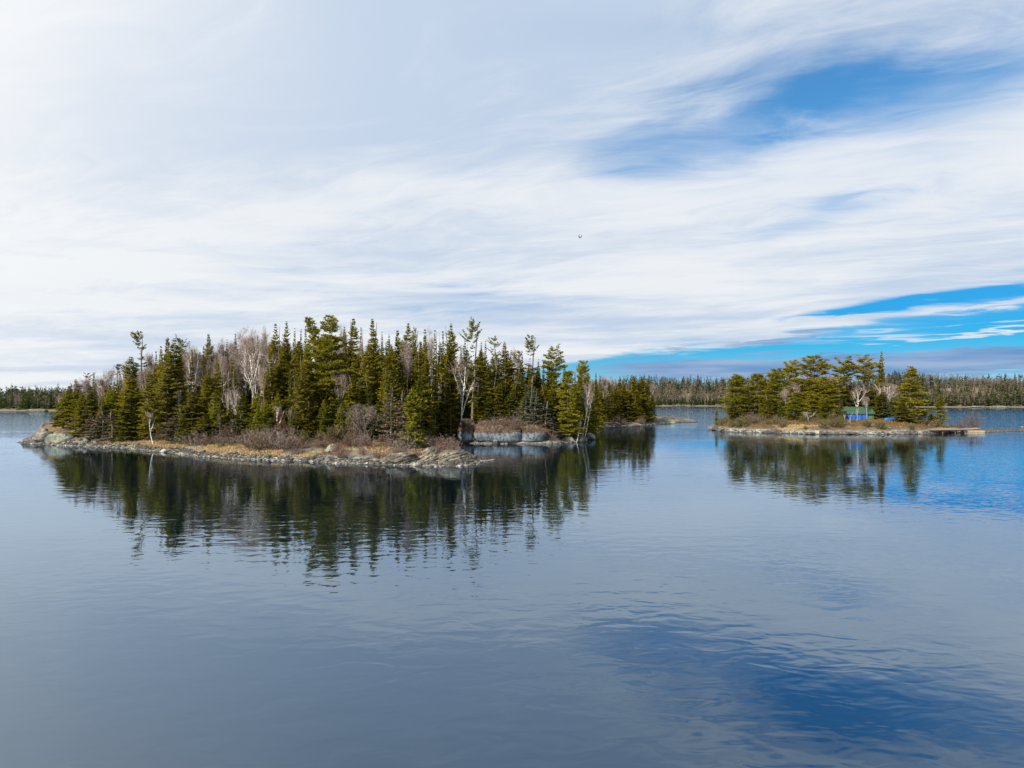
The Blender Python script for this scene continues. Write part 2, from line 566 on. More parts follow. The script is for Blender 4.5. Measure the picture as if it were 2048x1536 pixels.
def h_islet(X, Y, d=None):
    X = np.asarray(X, float); Y = np.asarray(Y, float)
    if d is None: d = sdist(ISLET, X, Y)
    di = np.maximum(d, 0)
    edge = 0.95 - 0.55 * sst(86, 98, X)
    h = edge * (1 - np.exp(-di / 0.9)) + 1.9 * (1 - np.exp(-di / 9.0)) * (1 - 0.75 * sst(88, 102, X))
    h = h * (1 - 0.55 * sst(104, 112, X))
    n = fbm(np.stack([X * 0.2, Y * 0.2, X * 0 + 9], -1), 4) - 0.5
    n2 = fbm(np.stack([X * 0.9, Y * 0.9, X * 0 + 2], -1), 3) - 0.5
    h = h + n * 0.9 * sst(0, 6, di) + n2 * 0.4 * sst(0.2, 2.5, di)
    return np.where(d >= 0, h - 0.04, np.maximum(d * 0.5, -1.8) - 0.04)


def far_shore_y(X):
    X = np.asarray(X, float)
    return 428 + 290 * sst(-170, 90, X) - 105 * sst(170, 430, X) + 14 * (fbm(np.stack([X * 0.012, X * 0 + 3, X * 0], -1), 3) - 0.5) * 2


def h_far(X, Y):
    X = np.asarray(X, float); Y = np.asarray(Y, float)
    d = Y - far_shore_y(X)
    di = np.maximum(d, 0)
    top = 5.0 + 15.0 * sst(-120, 160, X) + 4.0 * sst(330, 520, X)
    n = fbm(np.stack([X * 0.011, Y * 0.011, X * 0 + 1], -1), 3) - 0.5
    h = 1.0 * (1 - np.exp(-di / 5)) + top * sst(8, 175, di) * (1 + 0.7 * n)
    return np.where(d >= 0, h, np.maximum(d * 0.25, -2))


def ground_z(X, Y):
    X0 = np.atleast_1d(np.asarray(X, float)); Y0 = np.atleast_1d(np.asarray(Y, float))
    return float(np.maximum(h_main(X0, Y0), h_islet(X0, Y0))[0])


def island_mat():
    """bare bedrock and stones low down, dry leaf litter and moss above: follows height above the lake and slope"""
    m, nt, out = new_mat('island_ground')
    p = pos(nt)
    x, y, z = sep(nt, p)
    f, _ = noise(nt, p, 0.35, 5.0, 0.6)
    g, _ = noise(nt, p, 2.6, 6.0, 0.65)
    k, _ = noise(nt, p, 0.9, 4.0, 0.6)
    rock = mixc(nt, g.smooth(0.35, 0.65), (0.06, 0.058, 0.056), (0.19, 0.18, 0.17))
    rock = mixc(nt, k.smooth(0.52, 0.62) * 0.6, rock, (0.30, 0.31, 0.26))
    soil = mixc(nt, g.smooth(0.35, 0.65), (0.045, 0.033, 0.024), (0.11, 0.08, 0.054))
    soil = mixc(nt, f.smooth(0.48, 0.62) * 0.75, soil, (0.115, 0.085, 0.030))
    soil = mixc(nt, k.smooth(0.55, 0.66) * 0.7, soil, (0.20, 0.17, 0.145))
    c = mixc(nt, (z + (f - 0.5) * 1.2 + (k - 0.5) * 0.6).smooth(0.55, 0.95), rock, soil)
    c = mixc(nt, (z + (g - 0.5) * 0.12).smooth(0.14, 0.03) * 0.85, c, (0.020, 0.018, 0.016))
    principled(nt, out, c, 0.9, bump(nt, g * 0.5 + k * 0.5, 0.25))
    return m


M['island'] = island_mat()


def grid_land(name, hfun, poly, x0, x1, y0, y1, step, mat):
    xs = np.arange(x0, x1, step); ys = np.arange(y0, y1, step)
    X, Y = np.meshgrid(xs, ys)
    d = sdist(poly, X, Y)
    Z = hfun(X, Y, d)
    nx, ny = len(xs), len(ys)
    idx = np.arange(nx * ny).reshape(ny, nx)
    Q = np.stack([idx[:-1, :-1], idx[:-1, 1:], idx[1:, 1:], idx[1:, :-1]], -1).reshape(-1, 4)
    keep = (d.ravel()[Q] > -4.0).all(axis=1)
    Q = Q[keep]
    used = np.unique(Q); remap = np.zeros(nx * ny, int); remap[used] = np.arange(len(used))
    V = np.stack([X.ravel(), Y.ravel(), Z.ravel()], -1)[used]
    o = link(name, mesh_np(name, V, remap[Q], mat, smooth=True))
    return tag(o, kind='structure')


grid_land('island_ground', h_main, MAIN, -96, 72, 70, 262, 0.55, M['island'])
grid_land('islet_ground', h_islet, ISLET, 46, 140, 142, 200, 0.45, M['island'])


def far_mat():
    m, nt, out = new_mat('far_shore_ground')
    p = pos(nt)
    x, y, z = sep(nt, p)
    g, _ = noise(nt, p, 0.05, 6.0, 0.65)
    c = mixc(nt, g.smooth(0.4, 0.6), (0.075, 0.056, 0.042), (0.15, 0.12, 0.095))
    c = mixc(nt, (z + (g - 0.5) * 3.0).smooth(0.5, 0.15) * 0.6, c, (0.16, 0.135, 0.11))
    principled(nt, out, c, 0.95)
    return m


def build_far_land():
    xs = np.concatenate([np.arange(-2600, -640, 80.0), np.arange(-640, 900, 6.0), np.arange(900, 3000, 80.0)])
    ds = np.array([-8, -2, 0, 1, 2, 4, 7, 11, 16, 24, 34, 46, 60, 76, 94, 112, 132, 155, 180, 230, 320, 500, 900, 1600], float)
    X, D = np.meshgrid(xs, ds)
    Y = far_shore_y(X) + D
    Z = h_far(X, Y)
    nx, ny = len(xs), len(ds)
    idx = np.arange(nx * ny).reshape(ny, nx)
    Q = np.stack([idx[:-1, :-1], idx[:-1, 1:], idx[1:, 1:], idx[1:, :-1]], -1).reshape(-1, 4)
    o = link('far_shore_ground', mesh_np('far_shore_ground', np.stack([X, Y, Z], -1).reshape(-1, 3), Q, far_mat(), smooth=True))
    tag(o, kind='structure')


build_far_land()


# ------------------------------------------------------------------ tree meshes (unit: metres, base at the origin)
def trunk_mesh(name, H, r0, mat, seed, lean=0.0, top=0.97, k=6):
    rng = np.random.RandomState(seed)
    t = np.linspace(0, 1, 9)
    bend = np.cumsum(rng.normal(size=(9, 2)) * 0.010 * H, axis=0) * t[:, None]
    pts = np.stack([bend[:, 0] + lean * t * H, bend[:, 1], -0.5 + t * (H * top + 0.5)], -1)
    rad = r0 * (1 - t) ** 0.8 + 0.015
    rad[0] *= 1.25
    V, Q = tube(pts, rad, k)
    return mesh_np(name, V, Q, mat, smooth=True), pts


def conifer_mesh(name, mat, seed, H=14.0, R=1.9, z0=0.08, prof='cone', step=0.30, nb=6, fill=1.0, droop=0.25, ragged=0.25, tip=1.0):
    """whorled boughs with side sprays of needles"""
    rng = np.random.RandomState(seed)
    zs = np.arange(H * z0, H * 0.985, step)
    # shoots crowd together towards the tip
    zt = np.arange(H * 0.62, H * 0.99, step * 0.8)
    if prof != 'tuft': zs = np.concatenate([zs, zt])
    zs = zs + rng.uniform(-0.5, 0.5, len(zs)) * step
    zb = np.repeat(zs, nb)
    t = np.clip((zb - H * z0) / (H * (1 - z0)), 0, 1)
    if prof == 'cone':
        L = (1 - t) ** 0.85 * np.minimum(1, 0.62 + 2.2 * t)
    elif prof == 'spire':
        L = (0.10 + 0.90 * (1 - t) ** 1.15) * np.minimum(1, 0.5 + 2.0 * t) * np.minimum(1, (1 - t) * 5 + 0.02)
    elif prof == 'column':
        L = np.minimum(1, 0.45 + 1.6 * t) * np.minimum(1, (1 - t) * 1.75 + 0.02) * (0.85 + 0.15 * np.sin(t * 17 + seed))
    elif prof == 'tuft':      # old spruce: thin, gappy, with dense club top
        L = 0.45 + 0.35 * np.sin(t * 21 + seed) * (t < 0.8) + 0.35 * np.exp(-((t - 0.86) / 0.09) ** 2)
        L = L * np.minimum(1, (1 - t) * 11 + 0.12)
    # irregular crown: one side fuller than another, odd boughs missing
    phi = rng.uniform(0, 2 * np.pi, len(zb))
    lob = 1 + ragged * np.sin(phi * 2 + zb * 0.7 + seed) * 0.6 + ragged * (vnoise(np.stack([np.cos(phi) * 1.5 + 9, np.sin(phi) * 1.5 + 9, zb * 0.55 + seed], -1)) - 0.5) * 2.2
    L = np.maximum(R * L * lob * np.where(rng.rand(len(zb)) < 0.12, rng.uniform(1.1, 1.5, len(zb)), rng.uniform(0.5, 1.12, len(zb))), 0.06)
    keep = rng.rand(len(zb)) < (0.92 if prof != 'tuft' else 0.62)
    zb, t, L, phi = zb[keep], t[keep], L[keep], phi[keep]
    el = -droop + ((0.85 if prof == 'tuft' else 0.42) + droop) * t ** 1.6 + rng.normal(size=len(zb)) * 0.09
    n = np.maximum((L / 0.09 * fill).astype(int), 3)
    bi = np.repeat(np.arange(len(zb)), n)
    s = rng.uniform(0.06, 1.0, len(bi)) ** 0.85
    c, sn = np.cos(phi[bi]), np.sin(phi[bi])
    Ls = L[bi] * s
    P = np.stack([c * Ls, sn * Ls, zb[bi] + Ls * np.tan(el[bi]) + 0.22 * L[bi] * s * s], -1)
    Dv, Wd, Pt, at_ = [], [], [], []
    for sgn in (-1, 1, 0):
        ang = sgn * rng.uniform(0.5, 1.15, len(bi)) + rng.normal(size=len(bi)) * 0.15
        ln = (0.20 + 0.42 * (1 - s) * np.minimum(1.3, L[bi])) * rng.uniform(0.6, 1.25, len(bi)) * tip * np.minimum(1, 0.40 + 0.75 * L[bi])
        if sgn == 0: ln = ln * 0.8 + 0.08
        dx = np.cos(phi[bi] + ang); dy = np.sin(phi[bi] + ang)
        dz = np.tan(el[bi]) * 0.7 + rng.normal(size=len(bi)) * 0.22 - 0.12 * droop
        D = unit(np.stack([dx, dy, dz], -1)) * ln[:, None]
        W = np.cross(unit(D), np.array([0, 0, 1.0])); W = unit(W + rng.normal(size=W.shape) * 0.55) * (rng.uniform(0.045, 0.08, len(bi)))[:, None]
        Pt.append(P); Dv.append(D); Wd.append(W)
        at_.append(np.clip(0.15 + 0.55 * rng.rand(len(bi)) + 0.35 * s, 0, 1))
    V, Q = kites(np.vstack(Pt), np.vstack(Dv), np.vstack(Wd))
    return mesh_np(name, V, Q, mat, attr=np.repeat(np.concatenate(at_), 4))


def pine_mesh(name, mat, seed, H=15.0, R=3.2, z0=0.25, kind='broad', nl=42):
    """white pine: separate limbs carrying flat plates of long needle tufts; returns (needles, limbs)"""
    rng = np.random.RandomState(seed)
    limbs, P, A = [], [], []
    tl = np.sort(rng.uniform(0, 1, nl))
    heads = [(0.0, 0.0, 1.0, 0.0)]
    if kind == 'fork':
        heads = [(0.0, 0.0, 1.0, 0.0), (-3.3, 0.3, 0.985, 0.50)]
    for hx, hy, htop, tmin in heads:
        for i, t in enumerate(tl):
            if t < tmin: continue
            z = H * (z0 + (htop - z0) * t * 0.97)
            if kind == 'flat':
                Lp = (0.35 + 0.75 * np.sin(min(t * 1.15, 1) * 2.9)) if t < 0.97 else 0.4
            elif kind == 'layer':
                Lp = (1 - t) ** 0.75 * min(1, 0.7 + 1.5 * t) + 0.10
            else:
                Lp = (1 - t ** 2.2) ** 0.7 * min(1, 0.55 + 1.4 * t) + 0.14
            if kind == 'fork' and t > 0.66: Lp *= 0.62
            if hx: Lp *= 0.75
            L = R * Lp * rng.uniform(0.55, 1.12)
            phi = i * 2.4 + rng.uniform(-0.5, 0.5)
            el = -0.12 + 1.0 * t ** 2.2 + rng.normal() * 0.10 + (0.15 if kind == 'flat' else 0)
            bx, by = hx * max(0, (t - tmin) / (1 - tmin + 1e-6)) ** 0.6, hy
            ss = np.linspace(0, 1, 5)
            pts = np.stack([bx + np.cos(phi) * L * ss, by + np.sin(phi) * L * ss, z + L * ss * np.tan(el) * 0.8 + 0.16 * L * ss ** 2], -1)
            limbs.append(tube(pts, 0.045 * (1 - ss * 0.8) * (0.6 + L / 4), 4))
            ns = max(int(L * 8.5), 5)
            s = rng.uniform(0.28, 1.0, ns)
            off = rng.normal(size=ns) * 0.24 * L * (1.05 - 0.55 * s)
            bp = np.stack([np.interp(s, ss, pts[:, j]) for j in range(3)], -1)
            bp[:, 0] += -np.sin(phi) * off; bp[:, 1] += np.cos(phi) * off
            bp[:, 2] += rng.normal(size=ns) * 0.07 + 0.08
            P.append(bp); A.append(np.full(ns, phi))
    P = np.vstack(P); A = np.concatenate(A)
    m = 13
    Pi = np.repeat(P, m, axis=0); Ai = np.repeat(A, m)
    n = len(Pi)
    az = Ai + rng.normal(size=n) * 1.25
    up = rng.uniform(-0.15, 0.95, n)
    D = unit(np.stack([np.cos(az), np.sin(az), up], -1)) * rng.uniform(0.22, 0.44, n)[:, None]
    Pi = Pi + rng.normal(size=Pi.shape) * np.array([0.13, 0.13, 0.05])
    V, Q = kites(Pi, D, side_vec(rng, D, rng.uniform(0.04, 0.07, n)))
    a_ = np.clip(np.repeat(rng.rand(len(P)), m) * 0.6 + rng.rand(n) * 0.4, 0, 1)
    nm = mesh_np(name, V, Q, mat, attr=np.repeat(a_, 4))
    if kind == 'fork':
        t = np.linspace(0, 1, 6)
        limbs.append(tube(np.stack([-3.3 * t ** 0.8, 0.3 * t, H * (0.55 + 0.42 * t)], -1), 0.13 * (1 - t) + 0.03, 6 if False else 4))
    Vl, Ql = join(limbs)
    return nm, mesh_np(name + '_limbs', Vl, Ql, M['bark_spruce'], smooth=True)


def bare_tree_meshes(name, seed, H=11.0, fork=0.35, spread=0.5, lean=(0.0, 0.0), nlimb=4, twig='twig_birch', bark='bark_birch', r0=0.15, twigs=900, ntr=1, tw=1.0):
    """leafless birch: white trunk, rising limbs, haze of fine twigs; returns (trunk, limbs, twigs)"""
    rng = np.random.RandomState(seed)
    trunk, limbs, tips = [], [], []

    def curve(p, d, L, wob, n=7, up=0.12):
        pts = [np.array(p, float)]; d = np.array(d, float)
        for _ in range(n - 1):
            d = unit(d + rng.normal(size=3) * wob + np.array([0, 0, up]))
            pts.append(pts[-1] + d * L / (n - 1))
        return np.array(pts)

    for it in range(ntr):
        ld = np.array([lean[0] + (rng.normal() * 0.18 if ntr > 1 else 0), lean[1] + (rng.normal() * 0.15 if ntr > 1 else 0), 1.0])
        sc_ = 1.0 if it == 0 else rng.uniform(0.7, 0.95)
        tr = curve((0.25 * it, 0.1 * it, -0.4), ld, H * 0.86 * sc_, 0.06, 11, 0.05 + 0.10 * (abs(lean[0]) > 0.3))
        s = np.linspace(0, 1, 11)
        trunk.append(tube(tr, r0 * sc_ * (1 - 0.88 * s) + 0.012, 6))
        for i in range(nlimb):
            f = fork + (0.88 - fork) * (i + rng.uniform(0, 0.8)) / nlimb
            b = np.array([np.interp(f, s, tr[:, j]) for j in range(3)])
            phi = i * 2.4 + rng.uniform(-0.6, 0.6) + it
            L = H * (1 - f) * rng.uniform(0.62, 0.95) + 0.5
            lb = curve(b, (np.cos(phi) * spread, np.sin(phi) * spread, 0.75), L, 0.13, 7, 0.10)
            q = np.linspace(0, 1, 7)
            rb = r0 * sc_ * (1 - 0.88 * f) * 0.8
            limbs.append(tube(lb, rb * (1 - 0.80 * q) + 0.016, 4))
            for k in range(5):
                g = rng.uniform(0.25, 0.95)
                b2 = np.array([np.interp(g, q, lb[:, j]) for j in range(3)])
                d2 = unit(rng.normal(size=3) * np.array([1, 1, 0.5]) + np.array([np.cos(phi), np.sin(phi), 0.9]))
                l2 = curve(b2, d2, L * rng.uniform(0.25, 0.45), 0.2, 5, 0.08)
                limbs.append(tube(l2, np.linspace(rb * 0.34 + 0.006, 0.006, 5), 4))
                tips += [l2[j] for j in (1, 2, 3, 4, 4)]
            tips += [lb[j] for j in (3, 4, 5, 6, 6)]
        tips += [tr[j] for j in (7, 8, 9, 10, 10)]
    tips = np.array(tips)
    pick = rng.randint(0, len(tips), twigs)
    D = rng.normal(size=(twigs, 3)) * np.array([1, 1, 0.6]) + np.array([0, 0, 0.55])
    # birch twigs: rise, then hang a little
    D = unit(D) * (rng.uniform(0.35, 1.15, twigs) * H / 11)[:, None]
    P = tips[pick] + rng.normal(size=(twigs, 3)) * 0.10
    P2 = P + D * rng.uniform(0.35, 0.9, twigs)[:, None]
    D2 = unit(D + rng.normal(size=D.shape) * 0.5) * (rng.uniform(0.25, 0.7, twigs) * H / 11)[:, None]
    PP = np.vstack([P, P2]); DD = np.vstack([D, D2])
    W = side_vec(rng, DD, rng.uniform(0.009, 0.017, len(DD)) * tw)
    V, Q = kites(PP, DD, W)
    nm = mesh_np(name + '_twigs', V, Q, M[twig], attr=np.repeat(rng.rand(len(DD)), 4))
    return (mesh_np(name + '_trunk', *join(trunk), M[bark], smooth=True),
            mesh_np(name + '_limbs', *join(limbs), M['bark_limb' if bark == 'bark_birch' else bark], smooth=True), nm)


def shrub_mesh(name, mat, seed, H=1.6, R=1.2, n=60, m=9, w=0.016):
    rng = np.random.RandomState(seed)
    P, D = [], []
    for i in range(n):
        phi = rng.uniform(0, 2 * np.pi); out_ = rng.uniform(0, 1) ** 0.6 * (1 + 0.35 * math.sin(phi * 3 + seed))
        b = np.array([np.cos(phi) * 0.35 * R * rng.rand(), np.sin(phi) * 0.35 * R * rng.rand(), -0.12])
        tipp = np.array([np.cos(phi) * R * out_, np.sin(phi) * R * out_, H * rng.uniform(0.25, 1.15) * (1 - 0.35 * out_)])
        mid = b + (tipp - b) * 0.5 + np.array([0, 0, 0.1 * H])
        P += [b, mid]; D += [(mid - b) * 1.1, tipp - mid]
        s = rng.uniform(0.3, 1.0, m)[:, None]
        q = b + (tipp - b) * s + np.array([0, 0, 0.08 * H])
        dd = unit(rng.normal(size=(m, 3)) + (tipp - b) * 0.8 + np.array([0, 0, 0.5])) * rng.uniform(0.15, 0.45, (m, 1)) * H * 0.6
        P += list(q); D += list(dd)
    P = np.array(P); D = np.array(D)
    V, Q = kites(P, D, side_vec(rng, D, rng.uniform(0.6, 1.3, len(D)) * w))
    return mesh_np(name, V, Q, mat, attr=np.repeat(rng.rand(len(P)), 4))


# ------------------------------------------------------------------ prototypes: name -> (kind name, [(part name, mesh)], nominal height, nominal radius)
PROTO = {}


def add_conifer(key, n, mat, seed0, **kw):
    H, R = kw.get('H', 14.0), kw.get('R', 1.9)
    for i in range(n):
        sd = seed0 + i * 7
        tr, _ = trunk_mesh('trunk', H, 0.020 * H ** 0.8 + 0.03, M['bark_spruce'] if 'dead' not in key else M['bark_grey'], sd)
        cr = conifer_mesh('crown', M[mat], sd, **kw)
        PROTO.setdefault(key, []).append(('spruce_tree', [('trunk', tr), ('crown', cr)], H, R))


add_conifer('spire', 5, 'needle_dark', 100, H=14, R=1.35, prof='spire', z0=0.05, nb=6, step=0.27)
add_conifer('spruce', 6, 'needle_spruce', 200, H=14, R=1.9, prof='cone', z0=0.04, nb=8, step=0.26, ragged=0.35)
add_conifer('column', 6, 'needle_spruce', 300, H=15, R=1.8, prof='column', z0=0.07, nb=8, step=0.27, ragged=0.42)
add_conifer('fir', 4, 'needle_bright', 400, H=8, R=1.9, prof='cone', z0=0.03, nb=7, step=0.26, ragged=0.25)
add_conifer('darkfir', 3, 'needle_dark', 450, H=9, R=2.2, prof='cone', z0=0.03, nb=7, step=0.27, ragged=0.4)
add_conifer('olive', 4, 'needle_olive', 500, H=12, R=2.0, prof='column', z0=0.04, nb=7, step=0.28, ragged=0.3)
add_conifer('tuft', 4, 'needle_dark', 600, H=15, R=1.5, prof='tuft', z0=0.2, nb=5, step=0.36, ragged=0.7, fill=1.3)
add_conifer('dead', 4, 'needle_dead', 700, H=8, R=1.7, prof='cone', z0=0.04, nb=5, step=0.30, fill=0.75, ragged=0.5, droop=0.4)
add_conifer('lichen', 3, 'needle_lichen', 750, H=7, R=1.6, prof='cone', z0=0.06, nb=5, step=0.34, fill=0.75, ragged=0.4, droop=0.45)
add_conifer('rust', 1, 'needle_rust', 790, H=4, R=1.5, prof='cone', z0=0.03, nb=6, step=0.24, fill=0.9, ragged=0.6, droop=0.5)


def add_pine(key, n, seed0, mat='needle_pine', H=15.0, R=3.2, **kw):
    for i in range(n):
        sd = seed0 + i * 5
        tr, _ = trunk_mesh('trunk', H, 0.24, M['bark_spruce'], sd, top=0.95)
        nd, lm = pine_mesh('crown', mat=M[mat], seed=sd, H=H, R=R, **kw)
        PROTO.setdefault(key, []).append(('pine_tree', [('trunk', tr), ('limbs', lm), ('crown', nd)], H, R))


add_pine('pine', 4, 1000, H=14, R=3.2, z0=0.05, kind='broad', nl=110)
add_pine('layer', 3, 1050, H=13, R=2.8, z0=0.05, kind='layer', nl=110)
add_pine('flat', 4, 1100, H=13, R=2.2, z0=0.62, kind='flat', nl=30)
add_pine('fork', 1, 1150, mat='needle_spruce', H=17, R=3.4, z0=0.30, kind='fork', nl=90)


def add_bare(key, n, seed0, kind='birch_tree', **kw):
    for i in range(n):
        t, l, w = bare_tree_meshes(key, seed0 + i * 3, **kw)
        PROTO.setdefault(key, []).append((kind, [('trunk', t), ('limbs', l), ('twigs', w)], kw.get('H', 11.0), kw.get('H', 11.0) * 0.25))


add_bare('birch', 5, 1200, H=11, fork=0.32, spread=0.45, nlimb=6, twigs=850, r0=0.25)
add_bare('clump', 4, 1230, H=11, fork=0.40, spread=0.40, nlimb=5, twigs=1100, r0=0.21, ntr=3)
add_bare('grove', 5, 1260, H=12, fork=0.45, spread=0.30, nlimb=6, twigs=1700, r0=0.10, bark='bark_limb', tw=1.15)
add_bare('leanleft', 2, 1300, H=7, fork=0.5, spread=0.4, nlimb=4, twigs=260, r0=0.15, lean=(-0.55, 0.0))
add_bare('leanright', 3, 1320, H=9, fork=0.45, spread=0.5, nlimb=4, twigs=420, r0=0.17, lean=(0.75, 0.1))
add_bare('gnarled', 3, 1340, kind='shrub_tree', H=5, fork=0.25, spread=0.7, nlimb=6, twigs=1500, r0=0.15, bark='bark_spruce', twig='twig_grey', ntr=2)

for i in range(4):
    PROTO.setdefault('bush_brown', []).append(('shrub', [('', shrub_mesh('shrub', M['twig_brown'], 1400 + i))], 1.6, 1.2))
    PROTO.setdefault('bush_grey', []).append(('shrub', [('', shrub_mesh('shrub', M['twig_grey'], 1420 + i))], 1.6, 1.2))
    PROTO.setdefault('bush_olive', []).append(('shrub', [('', shrub_mesh('shrub', M['twig_olive'], 1460 + i, w=0.03))], 1.6, 1.2))
    PROTO.setdefault('bush_red', []).append(('shrub', [('', shrub_mesh('shrub', M['twig_red'], 1440 + i))], 1.6, 1.2))

prng = random.Random(5)
_used = {}
WIDE = {'spire': 1.45, 'spruce': 1.4, 'column': 1.35, 'fir': 1.25, 'darkfir': 1.3, 'olive': 1.3, 'tuft': 1.3, 'dead': 1.25, 'lichen': 1.15, 'pine': 1.2, 'layer': 1.15, 'flat': 1.2, 'fork': 1.1}
PLACED = []


def plant(key, X, Y, height, radius, label, cat, group=None, name=None, rz=None, sink=0.0, zabs=None):
    lst = PROTO[key]
    i = _used.get(key, 0); _used[key] = i + 1
    kname, parts, H0, R0 = lst[i % len(lst)]
    z = ground_z(X, Y) - 0.05 - sink
    if zabs is not None: z = zabs
    sx = radius * WIDE.get(key, 1.0) / R0; sz = height / H0
    if rz is None: rz = prng.uniform(0, 6.28)
    if parts[0][0] == '':
        o = link(name or kname, parts[0][1], None, (X, Y, z))
    else:
        o = link(name or kname, None, None, (X, Y, z))
        o.empty_display_size = 0.2
        for pn, me in parts:
            link(pn, me, o)
    o.rotation_euler = (0, 0, rz)
    o.scale = (sx, sx, sz)
    tag(o, label, cat, group)
    PLACED.append((X, Y, radius, key))
    return o


def tree_px(key, px, ytop, Y, wpx, label, group=None, cat='tree', name=None, rz=None):
    """a tree seen at column px with its tip on row ytop, standing Y metres away, crown wpx wide"""
    X = (px - 1024) / FPX * Y
    ztop = CAMZ + (HOR - ytop) / FPX * Y
    h = max(ztop - ground_z(X, Y), 0.8)
    r = wpx * 0.5 * Y / FPX
    return plant(key, X, Y, h, r, label, cat, group, name, rz)


# ------------------------------------------------------------------ rocks
import bmesh
_ico = {}


def ico(sub):
    if sub not in _ico:
        bm = bmesh.new(); bmesh.ops.create_icosphere(bm, subdivisions=sub, radius=1.0)
        bm.verts.ensure_lookup_table()
        _ico[sub] = (np.array([v.co[:] for v in bm.verts]), np.array([[v.index for v in f.verts] for f in bm.faces]))
        bm.free()
    return _ico[sub]


def rock_shape(seed, size, sub=4, planes=12, box=1.0, rough=0.06, strata=0.0, cut=(0.62, 0.9)):
    rng = np.random.RandomState(seed)
    V, Fc = ico(sub)
    V = V.copy()
    if box < 1.0:
        V = np.sign(V) * np.abs(V) ** box
    for _ in range(planes):
        n = unit(rng.normal(size=3)); c = rng.uniform(*cut)
        V = V - np.maximum(V @ n - c, 0)[:, None] * n
    V = V * np.array(size)
    n1 = fbm(V * (1.4 / max(size)) * 2.2 + seed * 3.7, 5) - 0.5
    n2 = fbm(V * 2.2 + seed * 1.3, 4) - 0.5
    V = V + unit(V) * (n1 * rough * 3.0 * np.mean(size) + n2 * rough * 1.6)[:, None]
    if strata > 0:       # tilted bedding ledges
        q = V[:, 2] * 1.0 - V[:, 0] * 0.45 + V[:, 1] * 0.2 + (fbm(V * 0.8 + seed, 3) - 0.5) * 0.5
        saw = (q * 3.2) % 1.0
        V = V + unit(V * np.array([1, 1, 0.4])) * (strata * (np.minimum(saw * 3, 1) - 0.5))[:, None] * 0.16
    return V, Fc


def rock(name, seed, X, Y, zc, size, mat, label, cat='rock', group=None, rz=0.0, **kw):
    V, Fc = rock_shape(seed, size, **kw)
    o = link(name, mesh_np(name, V, Fc, mat, smooth=True), None, (X, Y, zc))
    o.rotation_euler = (0, 0, rz)
    try:
        o.data.set_sharp_from_angle(angle=math.radians(38))
    except Exception:
        pass
    return tag(o, label, cat, group)


def X_at(px, Y): return (px - 1024) / FPX * Y


# near point: rounded banded outcrops at the water's edge
rock('rock_outcrop', 21, X_at(803, 78.5), 78.8, 0.36, (2.1, 1.8, 1.18), M['rock_striped'], 'smooth whaleback rock with one long sloping flank, beside the banded rock dome', sub=5, strata=0.8, rough=0.08, planes=18, cut=(0.55, 0.9))
rock('rock_outcrop', 22, X_at(857, 78.5), 79.2, 0.45, (1.6, 1.6, 1.25), M['rock_striped'], 'steep rock dome with dark slanting bands, between two smoother outcrops', sub=5, strata=1.5, rough=0.09, rz=0.4, planes=18, cut=(0.55, 0.9))
rock('rock_outcrop', 23, X_at(909, 78.5), 79.0, 0.36, (2.4, 1.8, 1.18), M['rock_striped'], 'broad low banded outcrop tapering towards the tip of the stony point', sub=5, strata=1.1, rough=0.09, rz=-0.2, planes=18, cut=(0.55, 0.9))
rock('rock_outcrop', 24, X_at(868, 86), 86.0, 0.6, (1.7, 1.4, 0.9), M['rock_grey'], 'smooth grey rounded rock rising behind the banded outcrops', sub=4, strata=0.3)
rock('rock_outcrop', 25, X_at(944, 79), 79.8, 0.0, (1.0, 0.9, 0.62), M['rock_striped'], 'small cracked rock block at the end of the banded outcrops', sub=4, strata=0.6)
rock('boulder', 26, X_at(665, 88), 88.0, 0.95, (0.95, 0.85, 0.78), M['rock_green'], 'pale grey boulder standing alone on the low heath flat', 'boulder', sub=4)
rock('rock_outcrop', 27, X_at(715, 87), 87.5, 0.75, (2.3, 1.3, 0.45), M['rock_green'], 'flat pale green lichened bedrock patch in the heath', sub=4)
rock('rock_outcrop', 28, X_at(622, 88), 88.5, 0.7, (1.8, 1.1, 0.5), M['rock_dark'], 'low dark bedrock hump beside the lone pale boulder', sub=4)
# rocky bluff of the far end
rock('rock_outcrop', 31, X_at(57, 114), 115.0, 0.05, (2.6, 2.2, 0.95), M['rock_dark'], 'low dark brown rock running out into the lake at the bluff foot', sub=4, strata=0.5)
rock('rock_outcrop', 32, X_at(86, 114), 115.5, 0.6, (2.4, 2.4, 1.75), M['rock_grey'], 'dark stepped rock shoulder below the mossy bluff', sub=4, strata=0.7)
rock('rock_outcrop', 33, X_at(117, 112.5), 113.5, 0.55, (2.6, 1.9, 1.3), M['rock_green'], 'blocky pale green lichen-covered rock face above the water', sub=4, box=0.6, planes=7)
rock('rock_outcrop', 34, X_at(104, 121), 121.5, 2.0, (2.4, 2.4, 1.9), M['rock_grey'], 'highest grey rock of the bluff, beside the broken white birch', sub=4, strata=0.4)
rock('boulder', 35, X_at(165, 110), 110.0, 0.5, (1.2, 0.9, 0.7), M['rock_grey'], 'grey boulder among shrubs beside the green lichened rock face', 'boulder', sub=3)


